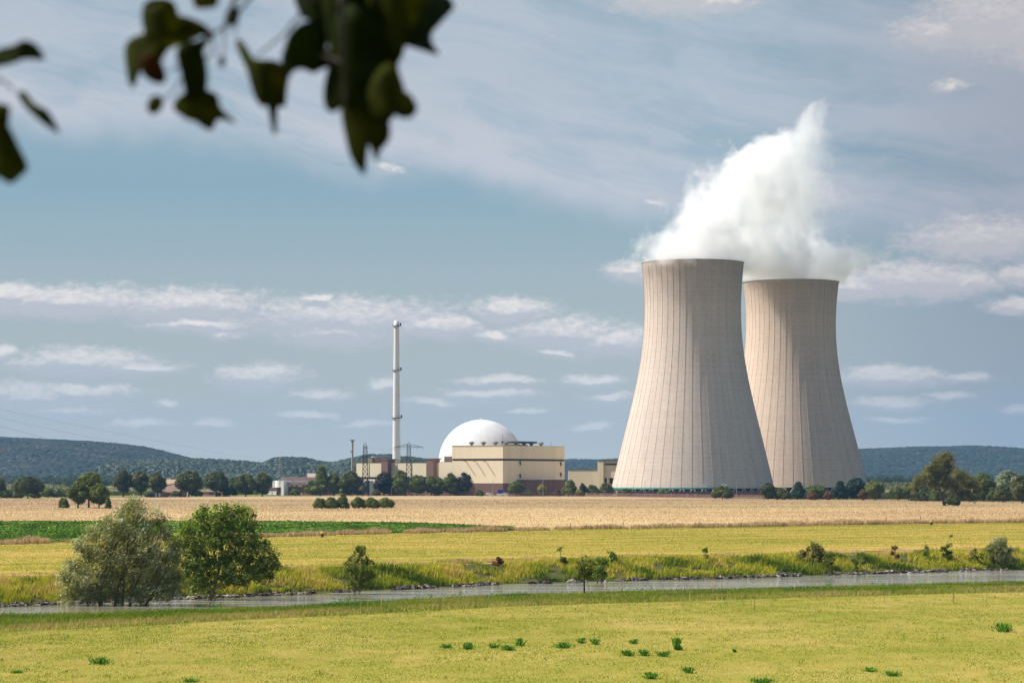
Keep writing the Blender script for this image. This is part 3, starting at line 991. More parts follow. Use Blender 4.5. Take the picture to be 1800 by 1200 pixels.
def house(label, x0, x1, roof_t, roof_b, base, Y, wall='brick', extra=None, name='farmhouse', group='red brick farm buildings'):
    root = empty(name, (PX((x0 + x1) / 2, Y), Y, 0), label, 'farm building' if 'farm' in name else 'house', group)
    w = PX(x1, Y) - PX(x0, Y); zr = PZ(roof_t, Y); ze = PZ(roof_b, Y); d = 9.0
    MB().box(-w / 2, w / 2, 0, d, -1, ze).build('wall', M[wall], root)
    g = .5
    mb = MB().add([(-w / 2 - g, -g, ze - .1), (w / 2 + g, -g, ze - .1), (w / 2 + g, d + g, ze - .1), (-w / 2 - g, d + g, ze - .1), (-w / 2 + 1, d / 2, zr), (w / 2 - 1, d / 2, zr)],
                  [(0, 1, 5, 4), (2, 3, 4, 5), (1, 2, 5), (3, 0, 4), (3, 2, 1, 0)])
    rf = mb.build('roof', M['rooftile'], root)
    MB().box(w * .2 - .5, w * .2 + .5, d / 2 - .4, d / 2 + .4, zr - 1.5, zr + .9).build('chimney', M['brick'], rf)
    for (kind, p0, p1, t, b_) in (extra or []):
        m = M['white'] if kind in ('door', 'gate') else M['glass']
        o = MB().box(PX(p0, Y) - root.location.x, PX(p1, Y) - root.location.x, -.12, -.002, PZ(b_, Y), PZ(t, Y)).build(kind, m, root)
    return root


house('long brick farm building with a brown tiled roof between the third and fourth round tree', 284, 317, 852.6, 864.4, 872.5, 1500, extra=[('door', 279.9, 284.6, 865.4, 872), ('window', 292, 295, 866, 869)])
house('low brick shed with a white door left of the long farm building', 262, 283.8, 862, 865.5, 872.5, 1492, extra=[('door', 273.5, 276.5, 866, 872.4), ('gate', 279.5, 283.2, 865.8, 872.4)])
house('brick barn with a dark open bay behind the fifth round tree', 355, 393, 859.6, 863.6, 870, 1560, extra=[('window', 366.5, 375.8, 865, 868.8), ('door', 384, 387, 864.5, 869)])  # the wide window is a dark pane painting the shade in the open bay
house('white gabled house far off behind the round trees at the left', 301, 309.5, 846.5, 849.5, 853, 2300, 'white', name='village_house', group='distant village houses')
house('tiny pale house far away beyond the trees left of the farm', 226, 234, 846, 849, 852, 2350, 'white', name='village_house', group='distant village houses')
house('pale house with a red brown roof far off left of the large willow', 1540, 1551, 848.5, 851, 855, 2300, 'offwhite', name='village_house', group='distant village houses')
house('brown roofed house half hidden by the trees right of the farther cooling tower', 1556, 1566, 860, 866, 872, 1500, 'brick', name='village_house', group='distant village houses')

for ob in COL.objects:
    if ob.name == 'office_building': ob.location.x -= 5.8; ob.location.y -= 4
    if ob.name == 'garage_building': ob.location.x -= 2.6
    if ob.name == 'pump_house': ob.location.x -= .5
for nm_ in ('office_building', 'garage_building', 'farmhouse', 'village_house', 'workshop_building', 'white_shed', 'pump_house'):
    for ob in COL.objects:
        if ob.type == 'EMPTY' and ob.name.split('.')[0] == nm_: ob.rotation_euler.z = math.radians(-22)

# site fence, a red-brown palisade, coming nearer towards the right
FP = [(893, 1515), (1030, 1510), (1120, 1470), (1180, 1430), (1250, 1390), (1345, 1350)]
fence = empty('palisade_fence', (PX(1030, 1510), 1510, 0), 'long red brown palisade fence along the field edge in front of the cooling tower', 'fence')
ox, oy = fence.location.x, fence.location.y
pan = MB(); rails = MB(); pst = MB()
for (a, b_) in zip(FP[:-1], FP[1:]):
    A = Vector((PX(a[0], a[1]), a[1], 0)); B = Vector((PX(b_[0], b_[1]), b_[1], 0))
    L = (B - A).length; u = (B - A) / L; nrm = Vector((u.y, -u.x, 0))
    n_ = int(L / .55)
    for q in range(n_):
        c = A + u * (q * .55); hgt = 2.25 + random.uniform(-.05, .1)
        p = c - Vector((ox, oy, 0)); q2 = p + u * .3
        e = nrm * .03
        pan.prism([(p.x + e.x, p.y + e.y), (q2.x + e.x, q2.y + e.y), (q2.x - e.x, q2.y - e.y), (p.x - e.x, p.y - e.y)], .1, hgt)
    p = A - Vector((ox, oy, 0)); q2 = B - Vector((ox, oy, 0))
    for z in (.5, 1.9): rails.tube([(p.x, p.y + .06, z), (q2.x, q2.y + .06, z)], .07, 4)
    for q in range(int(L / 9)):
        c = A + u * (q * 9) - Vector((ox, oy, 0))
        pst.tube([(c.x, c.y + .1, -.5), (c.x, c.y + .1, 2.7)], .09, 5)
pan.build('pales', M['fencebrown'], fence); rails.build('rails', M['fencebrown'], fence); pst.build('posts', M['steel'], fence)
# retaining wall round the cooling water basin behind the fence
wl = empty('basin_wall', (PX(1200, 1545), 1545, 0), 'dark red brown wall under the air inlet of the nearer cooling tower', 'wall')
pmesh('wall', M['fencebrown'], wl, 1085, 1345, 863.5, 872, 1545, 1.0, zb=-1)
pmesh('coping', M['brown'], wl, 1084.5, 1345.5, 862.9, 863.5, 1544.9, 1.2)

# street lamps
def street_lamp():
    root = empty('street_lamp', (0, 0, 0), '-', 'street lamp', 'pale street lamps along the site fence')
    MB().tube([(0, 0, -.3), (0, 0, 9.6), (.3, 0, 10.1), (1.3, 0, 10.3)], [.14, .09, .07, .06], 6).build('pole', M['steel'], root)
    MB().box(1.0, 1.9, -.2, .2, 10.2, 10.42).build('lamp_head', M['offwhite'], root)
    return root
lp0 = None
for (px_, Y, s, lab) in ((866, 1500, .93, 'street lamp in front of the sunlit face of the turbine hall'),
                         (954.5, 1480, 1.05, 'tall street lamp before the shaded hall, right of the yellow tree'),
                         (1041, 1560, 1.0, 'street lamp before the tan stepped building'),
                         (1134, 1480, .95, 'street lamp at the left foot of the nearer cooling tower'),
                         (1185, 1430, .42, 'shortest lamp post, by the fence before the middle of the nearer tower'),
                         (1294.5, 1400, .95, 'street lamp just right of the round dense bush'),
                         (1382, 1500, .8, 'street lamp behind the two small trees before the farther cooling tower'),
                         (947, 1540, .6, 'low street lamp with white head beside the yellow tree'),
                         (688, 1500, .55, 'short lamp post among the dark trees below the left stair tower'),
                         (23, 1360, .85, 'grey lamp post among the low bushes near the left edge')):
    if lp0 is None: lp0 = street_lamp(); o = lp0
    else: o = copy_tree(lp0)
    o.location = (PX(px_, Y), Y, 0); o.scale = (s, s, s); o['label'] = lab

# kiosk, shed, vans and containers by the fence
kb = empty('blue_container', (PX(879.5, 1560), 1560, 0), 'bright blue box on a white base at the field edge below the hall', 'container')
pmesh('body', M['blue'], kb, 875, 884, 860.6, 866.8, 1528, 3)
pmesh('base', M['white'], kb, 873, 882, 867.2, 870.3, 1527.5, 3.4)
for lab, a, b_, t, bb, Y in (('small white shed among the dark trees below the cream building', 731, 737, 863, 870.4, 1600),
                             ('small white hut in front of the gap in the trees, right of the shed', 748.5, 752.5, 864.5, 870.2, 1600),
                             ('narrow white gate cabin left of the rightmost low trees at the fence', 984.5, 988, 864, 870, 1560),
                             ('low white block behind the trees under the left stair tower', 649.5, 656, 845, 851.5, 1600)):
    s_ = empty('white_shed', (PX((a + b_) / 2, Y), Y, 0), lab, 'shed', 'small white sheds')
    pmesh('wall', M['offwhite'], s_, a, b_, t + 1.2, bb, Y, 4, zb=-.3)
    pmesh('roof', M['concrete'], s_, a - .4, b_ + .4, t, t + 1.2, Y - .3, 4.6)


def van(label, px_, Y, L=5.2, col='white'):
    root = empty('parked_van', (PX(px_, Y), Y, 0), label, 'van', 'vehicles parked behind the fence')
    prof = [(-L / 2, .35), (L / 2, .35), (L / 2, 1.0), (L / 2 - .9, 1.25), (L / 2 - 1.6, 2.05), (-L / 2 + .1, 2.1), (-L / 2, 1.2)]
    n = len(prof)
    vs = [(x, -.95, z) for x, z in prof] + [(x, .95, z) for x, z in prof]
    MB().add(vs, [tuple(range(n)), tuple(range(2 * n - 1, n - 1, -1))] + [(i, n + i, n + (i + 1) % n, (i + 1) % n) for i in range(n)]).build('body', M[col], root)
    MB().box(L / 2 - 2.6, L / 2 - 1.7, -.97, .97, 1.3, 1.9).build('window', M['glass'], root)
    w = MB().tube([(0, -1.0, 0), (0, -.75, 0)], .36, 12)
    for sx in (-L / 2 + .9, L / 2 - 1.0):
        for sy in (0, 1.75):
            o = MB().tube([(0, -1.0, 0), (0, -.75, 0)], .36, 12).build('wheel', M['darksteel'], root); o.location = (sx, sy, .36)
    return root
M['silver'] = plain('silver_paint', (.45, .46, .48), .05, .5, .3)
van('white van parked right of the bright blue box', 889.5, 1540, 6.0)
van('silver van parked near the gate cabin, right of the hall', 1003, 1545, 5.0, 'silver')
van('silver van behind the fence under the middle of the hall', 906, 1545, 5.0, 'silver')
van('white van at the foot of the hall left of the blue box', 861, 1560, 4.6)
van('white van standing before the brown wall of the office building', 524, 1610, 4.8)

# marker posts and fence posts in the fields
def marker(px_, py_, lab):
    Y = ground_hit(px_, py_)
    root = empty('marker_post', (PX(px_, Y), Y, hz(PX(px_, Y), Y)), lab, 'marker post', 'yellow capped marker posts')
    MB().tube([(0, 0, -.2), (0, 0, .75)], .30, 12).build('post', M['darksteel'], root)
    MB().lathe([(.34, .75), (.36, .85), (.30, 1.1), (.02, 1.2)], 12).build('cap', plain('yellow_cap', (.60, .42, .06), .1, 1), root)
marker(566.5, 944, 'stubby marker post with yellow cap in dry grass left of the centre')
marker(1637, 922.5, 'stubby marker post with yellow cap in dry grass below the large willow')
fp0 = None
for (px_, py_, lab) in ((55, 950, 'thin wooden post before the green crop near the left edge'), (1003, 931, 'thin wooden post in dry grass below the tan building'),
                        (1095.5, 928, 'thin wooden post in dry grass below the left foot of the nearer tower'), (1343.5, 924, 'thin wooden post in dry grass between the two cooling towers'),
                        (1420, 921, 'short wooden post in dry grass below the farther cooling tower'), (1558, 918, 'leaning wooden post in dry grass right of the farther tower'),
                        (1618, 916, 'thin wooden post in dry grass left of the right hand marker post'), (693, 939, 'thin wooden post in dry grass below the tall chimney')):
    Y = ground_hit(px_, py_) + 6
    if fp0 is None:
        fp0 = MB().tube([(0, 0, -.4), (0.02, 0, 1.5)], [.09, .07], 7).build('fence_post', M['wood']); o = fp0
    else:
        o = fp0.copy(); COL.objects.link(o)
    o.location = (PX(px_, Y), Y, hz(PX(px_, Y), Y)); o.rotation_euler = (0, random.uniform(-.08, .08), random.uniform(0, 3))
    tag(o, lab, 'post', 'wooden fence posts in the field margin')

# ------------------------------------------------------------------ wooded hills
def forest_hill(ridge, Y, depth, cell, mat, mat_hill, seed, step=2.3, canopy=3.6, conif=0.18):
    pxs = np.array([r[0] for r in ridge], float); pys = np.array([r[1] for r in ridge], float)
    x0, x1 = PX(pxs[0], Y), PX(pxs[-1], Y)
    xs = np.arange(x0, x1, step); ys_ = np.arange(Y - depth, Y + 60, step * 1.15)
    X, YY = np.meshgrid(xs, ys_)
    pcol = 900 + X / Y * F
    zr = CZ + (HY - np.interp(pcol, pxs, pys)) / F * Y - canopy * .8
    t = np.clip((YY - (Y - depth)) / depth, 0, 1.2)
    prof = np.where(t < 1, np.sin(np.clip(t, 0, 1) * math.pi / 2) ** 1.15, 1 - (t - 1) * 2)
    base = zr * prof * (1 + 0.22 * (fbm(X / 260, YY / 260, seed, 3) - 0.45) * np.sin(np.clip(t, 0, 1) * math.pi))
    # valleys running down the slope
    base = base + 9 * (fbm(X / 110 + YY / 300, YY / 500, seed + 5, 3) - .45) * np.sin(np.clip(t, 0, 1) * math.pi)
    bump = np.zeros_like(X); tint = np.zeros_like(X)
    ci = np.floor(X / cell).astype(np.int64); cj = np.floor(YY / cell).astype(np.int64)
    def hsh(a, b, s):
        n = (a * 374761393 + b * 668265263 + s * 974634777) & 0xffffffff
        n = ((n ^ (n >> 13)) * 1274126177) & 0xffffffff
        return ((n ^ (n >> 16)) & 0xffff) / 65535.0
    kindn = fbm(X / 170, YY / 170, seed + 9, 3)
    for di in (-1, 0, 1):
        for dj in (-1, 0, 1):
            a, b = ci + di, cj + dj
            cx = (a + hsh(a, b, 1)) * cell; cy = (b + hsh(a, b, 2)) * cell
            R = cell * (0.55 + 0.35 * hsh(a, b, 3)); h = canopy * (0.45 + 0.65 * hsh(a, b, 4))
            d = np.hypot(X - cx, YY - cy) / R
            con = kindn > (1 - conif)
            bb = np.where(con, h * 1.15 * np.clip(1 - d, 0, 1), h * np.sqrt(np.clip(1 - d * d, 0, 1)))
            m = bb > bump
            bump = np.where(m, bb, bump); tint = np.where(m, hsh(a, b, 6), tint)
    tint = 0.30 * tint + 1.3 * (fbm(X / 60, YY / 60, seed + 20, 4) - 0.45) + 0.33
    tint = np.where(kindn > (1 - conif), tint * 0.35, tint)
    V = np.stack([X, YY, base + bump], -1).reshape(-1, 3)
    nx = len(xs); i = np.arange(nx - 1)[None, :] + np.arange(len(ys_) - 1)[:, None] * nx
    Fc = np.stack([i, i + 1, i + nx + 1, i + nx], -1).reshape(-1, 4)
    o = link('forest', npmesh('forest', V, Fc, tint=np.clip(tint, 0, 1).ravel()), mat)
    tag(o, kind='stuff')
    # the hill under the wood
    s_ = 8
    Xc, Yc, Bc = X[::s_, ::s_], YY[::s_, ::s_], base[::s_, ::s_] - 3.0
    ny_, nx_ = Xc.shape
    i = np.arange(nx_ - 1)[None, :] + np.arange(ny_ - 1)[:, None] * nx_
    h = link('hill', npmesh('hill', np.stack([Xc, Yc, Bc], -1).reshape(-1, 3), np.stack([i, i + 1, i + nx_ + 1, i + nx_], -1).reshape(-1, 4)), mat_hill)
    tag(h, kind='structure')
    return o


M['forest'] = foliage('forest_canopy', (.004, .011, .010), (.014, .026, .016), (.045, .036, .020), 0.0)  # blue of the distant haze mixed into the canopy colours
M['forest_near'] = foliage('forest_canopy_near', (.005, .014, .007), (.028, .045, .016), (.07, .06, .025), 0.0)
M['hillsoil'] = plain('forest_floor', (.05, .05, .03), .2, .05)
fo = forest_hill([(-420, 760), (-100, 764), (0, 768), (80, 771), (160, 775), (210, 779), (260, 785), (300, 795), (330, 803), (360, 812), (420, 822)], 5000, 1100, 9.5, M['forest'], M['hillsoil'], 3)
tag(fo, 'broad wooded hillside filling the left of the horizon', 'forest')
fo = forest_hill([(250, 806), (330, 805), (355, 806), (400, 808), (440, 811), (470, 815), (488, 812), (500, 804), (540, 804), (560, 810), (590, 813), (605, 809), (630, 803), (650, 799), (690, 799), (720, 803), (750, 806), (790, 812), (860, 825)], 3700, 700, 8.0, M['forest_near'], M['hillsoil'], 17, 1.9, 5.5, .35)
tag(fo, 'lower wooded ridge with ragged tree tops behind the cream building', 'forest')
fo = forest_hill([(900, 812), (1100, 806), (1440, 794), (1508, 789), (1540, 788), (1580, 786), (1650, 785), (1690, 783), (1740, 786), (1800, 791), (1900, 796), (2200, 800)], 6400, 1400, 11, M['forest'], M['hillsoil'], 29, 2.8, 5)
tag(fo, 'dark blue wooded ridge at the right behind the farther cooling tower', 'forest')
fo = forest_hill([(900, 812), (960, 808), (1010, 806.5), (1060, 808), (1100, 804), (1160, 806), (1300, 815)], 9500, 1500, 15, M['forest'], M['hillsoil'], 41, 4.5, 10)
tag(fo, 'pale blue far ridge between the turbine hall and the nearer tower', 'forest')

# straw-coloured field rising at the foot of the left hill
xs = np.linspace(PX(262, 3000), PX(345, 3000), 40)
tt = np.linspace(0, 1, 20)
XX, TT = np.meshgrid(xs, tt)
YYf = 2500 + 900 * TT
ZZf = -.4 + 14.5 * TT ** 1.1 + (XX - xs[0]) * 0.004 - .6
i = np.arange(39)[None, :] + np.arange(19)[:, None] * 40
fl = link('hill_field', npmesh('hill_field', np.stack([XX, YYf, ZZf], -1).reshape(-1, 3), np.stack([i, i + 1, i + 41, i + 40], -1).reshape(-1, 4)), M['stubble_far'])
tag(fl, kind='structure')

# ------------------------------------------------------------------ trees and shrubs
def cubesphere(n=4):
    V = []; Fc = []; lin_ = np.linspace(-1, 1, n + 1)
    for ax in range(3):
        for s in (-1, 1):
            b = len(V)
            for a in lin_:
                for c in lin_:
                    p = [0, 0, 0]; p[ax] = s; p[(ax + 1) % 3] = a; p[(ax + 2) % 3] = c * s
                    q = np.array(p, float); V.append(q / np.linalg.norm(q))
            for i_ in range(n):
                for j_ in range(n):
                    k = b + i_ * (n + 1) + j_
                    Fc.append((k, k + n + 1, k + n + 2, k + 1))
    return np.array(V), np.array(Fc)


CS_V, CS_F = cubesphere(4)
CS2_V, CS2_F = cubesphere(2)


def unit(v): return v / np.maximum(np.linalg.norm(v, axis=-1, keepdims=True), 1e-9)


def leaf_quads(P, N, size, aspect, rng, dirs=None, dirw=0.0, tint=None):
    """rhombic leaf (or leaf spray) at each P, facing N"""
    n = len(P)
    r = unit(rng.normal(size=(n, 3)))
    T = unit(np.cross(N, r))
    if dirs is not None:
        T = unit(T * (1 - dirw) + unit(np.asarray(dirs)) * dirw)
    B = unit(np.cross(N, T))
    L = (size * rng.uniform(.65, 1.35, n))[:, None]
    W = L * aspect
    V = np.stack([P - T * L * .5, P + B * W * .5 - T * L * .05, P + T * L * .5, P - B * W * .5 - T * L * .05], 1).reshape(-1, 3)
    Fc = np.arange(4 * n).reshape(n, 4)
    t = rng.uniform(0, 1, n) if tint is None else tint
    return V, Fc, np.repeat(t, 4)


def crown(lobes, n, size, rng, aspect=.62, cluster=.0, dirs=None, dirw=0., core=.74, up=.35, tintc=(.15, .75), shell=.3):
    """lobes: (x, y, z, rx, ry, rz)"""
    L = np.array(lobes, float)
    w = (L[:, 3] * L[:, 5] + L[:, 3] * L[:, 4]); w /= w.sum()
    if cluster > 0:
        nc = max(8, int(n / 26))
        k = rng.choice(len(L), nc, p=w)
        D = unit(rng.normal(size=(nc, 3)))
        rad = 1 - shell * rng.random(nc) ** 1.5
        C = L[k, :3] + D * L[k, 3:] * rad[:, None]
        ct = rng.uniform(*tintc, nc)
        m = rng.integers(0, nc, n)
        cs = cluster * rng.uniform(.6, 1.3, nc)
        P = C[m] + np.clip(rng.normal(size=(n, 3)), -2, 2) * cs[m][:, None] * np.array([.6, .6, .5])
        N = unit(D[m] * .7 + rng.normal(size=(n, 3)) * .6 + np.array([0, 0, up]))
        tint = np.clip(ct[m] + rng.normal(0, .12, n), 0, 1)
    else:
        k = rng.choice(len(L), n, p=w)
        D = unit(rng.normal(size=(n, 3)))
        rad = 1 - shell * rng.random(n) ** 1.3 + rng.normal(0, .035, n)
        P = L[k, :3] + D * L[k, 3:] * rad[:, None]
        lt = rng.uniform(*tintc, len(L))
        N = unit(D + rng.normal(size=(n, 3)) * .55 + np.array([0, 0, up]))
        tint = np.clip(lt[k] + rng.normal(0, .16, n), 0, 1)
    V, Fc, T = leaf_quads(P, N, size, aspect, rng, dirs, dirw, tint)
    if core > 0:
        VV = [V]; FF = [Fc]; TT = [T]; b = len(V)
        for l in L:
            nn = 1 + .12 * rng.normal(size=len(CS_V))
            q = CS_V * l[3:] * core * nn[:, None] + l[:3]
            VV.append(q); FF.append(CS_F + b); TT.append(np.full(len(q), .35)); b += len(q)
        V = np.concatenate(VV); Fc = np.concatenate(FF); T = np.concatenate(TT)
    return V, Fc, T


def make_lobes(shape, hw, h, z0, rng, n=None):
    """lobes filling an envelope of half width hw between z0 and h"""
    H_ = h - z0; out = []
    n = n or {'round': 15, 'broad': 16, 'oval': 13, 'poplar': 11, 'cone': 12, 'bush': 13}[shape]
    for q in range(n):
        t = (q + .5) / n
        if shape == 'cone': e = 1.0 - .78 * t; e *= min(1, (t + .08) * 5)
        elif shape == 'poplar': e = math.sin(math.pi * min(1, t * .85 + .15)) ** .6
        elif shape == 'oval': e = math.sin(math.pi * (t * .86 + .09)) ** .6
        elif shape == 'bush': e = math.sqrt(max(0.05, 1 - (t * .8) ** 2))
        elif shape == 'broad': e = math.sqrt(max(0.08, 1 - ((t - .38) / .66) ** 2))
        else: e = math.sqrt(max(0.06, 1 - ((t - .47) / .56) ** 2))
        if shape == 'bush': t = t ** 1.5
        r = hw * rng.uniform(.36, .50) * (0.6 + .4 * e)
        off = max(0, e * hw - r)
        a = q * 2.399 + rng.uniform(-.4, .4)
        rr = off * rng.uniform(.55, 1.0)
        rz = min(r * rng.uniform(.8, 1.05), H_ * .42)
        z = z0 + rz + (H_ - 2 * rz) * t
        out.append((rr * math.cos(a), rr * math.sin(a) * .9, z, r, r, rz))
    r = hw * .5; rz = H_ * .4
    out.append((0, 0, z0 + H_ * .52, r, r, rz))
    # stretch so that the crown really fills its envelope
    xl = min(l[0] - l[3] for l in out); xr = max(l[0] + l[3] for l in out)
    f = 2 * hw / (xr - xl); c = (xl + xr) / 2
    return [((l[0] - c) * f, l[1] * f, l[2], l[3] * f, l[4] * f, l[5]) for l in out]


def tree(name, label, cat, px_, top, base, hw, shape, mat, group, seed, clear=.22, Y=None, n=None, leaf=.62, lean=0, cz=None, trunk=None, aspect=.62):
    rng = np.random.default_rng(seed)
    if Y is None: Y = ground_hit(px_, base)
    zb = hz(PX(px_, Y), Y)
    h = PZ(top, Y) - zb; w = hw * 1.14 / F * Y
    root = empty(name, (PX(px_, Y), Y, zb), label, cat, group)
    lobes = make_lobes(shape, w, h, h * clear * .42, rng)
    if lean: lobes = [(l[0] + lean * l[2], *l[1:]) for l in lobes]
    n = n or int(900 + 20 * (w * h))
    n = min(n, 5200)
    V, Fc, T = crown(lobes, n, leaf, rng, aspect)
    link('crown', npmesh('crown', V, Fc, tint=T), M[mat], root)
    mb = MB(); tr = trunk or max(.16, h * .024)
    th = h * (clear + .3)
    mb.tube([(0, 0, -.4), (0.05 * tr, 0, th * .4), (lean * th, 0, th)], [tr * 1.25, tr, tr * .6], 8)
    for q in range(5):
        l = lobes[rng.integers(0, len(lobes))]
        s = Vector((lean * th * .6, 0, h * (clear * .75 + .05 * q)))
        e = Vector((l[0] * .8, l[1] * .8, l[2]))
        mb.tube([s, s.lerp(e, .5) + Vector((0, 0, .3)), e], [tr * .5, tr * .33, tr * .12], 5)
    mb.build('trunk', M['bark'], root)
    return root


M['oak'] = foliage('dark_oak_foliage', (.026, .038, .006), (.12, .13, .018), (.25, .22, .035))
M['lime'] = foliage('mid_green_foliage', (.034, .055, .008), (.16, .19, .02), (.34, .30, .045))
M['yellowgreen'] = foliage('yellow_green_foliage', (.03, .05, .01), (.15, .19, .03), (.30, .25, .05))
M['yellow'] = foliage('yellowing_foliage', (.08, .09, .015), (.30, .26, .035), (.42, .32, .05))
M['rust'] = foliage('rust_foliage', (.06, .035, .012), (.22, .10, .03), (.34, .17, .05))
M['purple'] = foliage('dark_purple_foliage', (.010, .012, .010), (.035, .040, .030), (.06, .05, .04))
M['conifer'] = foliage('blue_green_foliage', (.006, .022, .014), (.035, .075, .035), (.06, .10, .04))
M['silver'] = M['silver']
M['silverleaf'] = foliage('silver_willow_foliage', (.05, .07, .03), (.24, .27, .14), (.60, .60, .48))
M['pink'] = foliage('pinkish_shrub_foliage', (.08, .05, .03), (.30, .18, .13), (.42, .28, .20))
M['oldwillow'] = foliage('old_willow_foliage', (.05, .055, .012), (.22, .21, .045), (.46, .38, .12))

FAR = 'field trees along the far edge of the stubble'
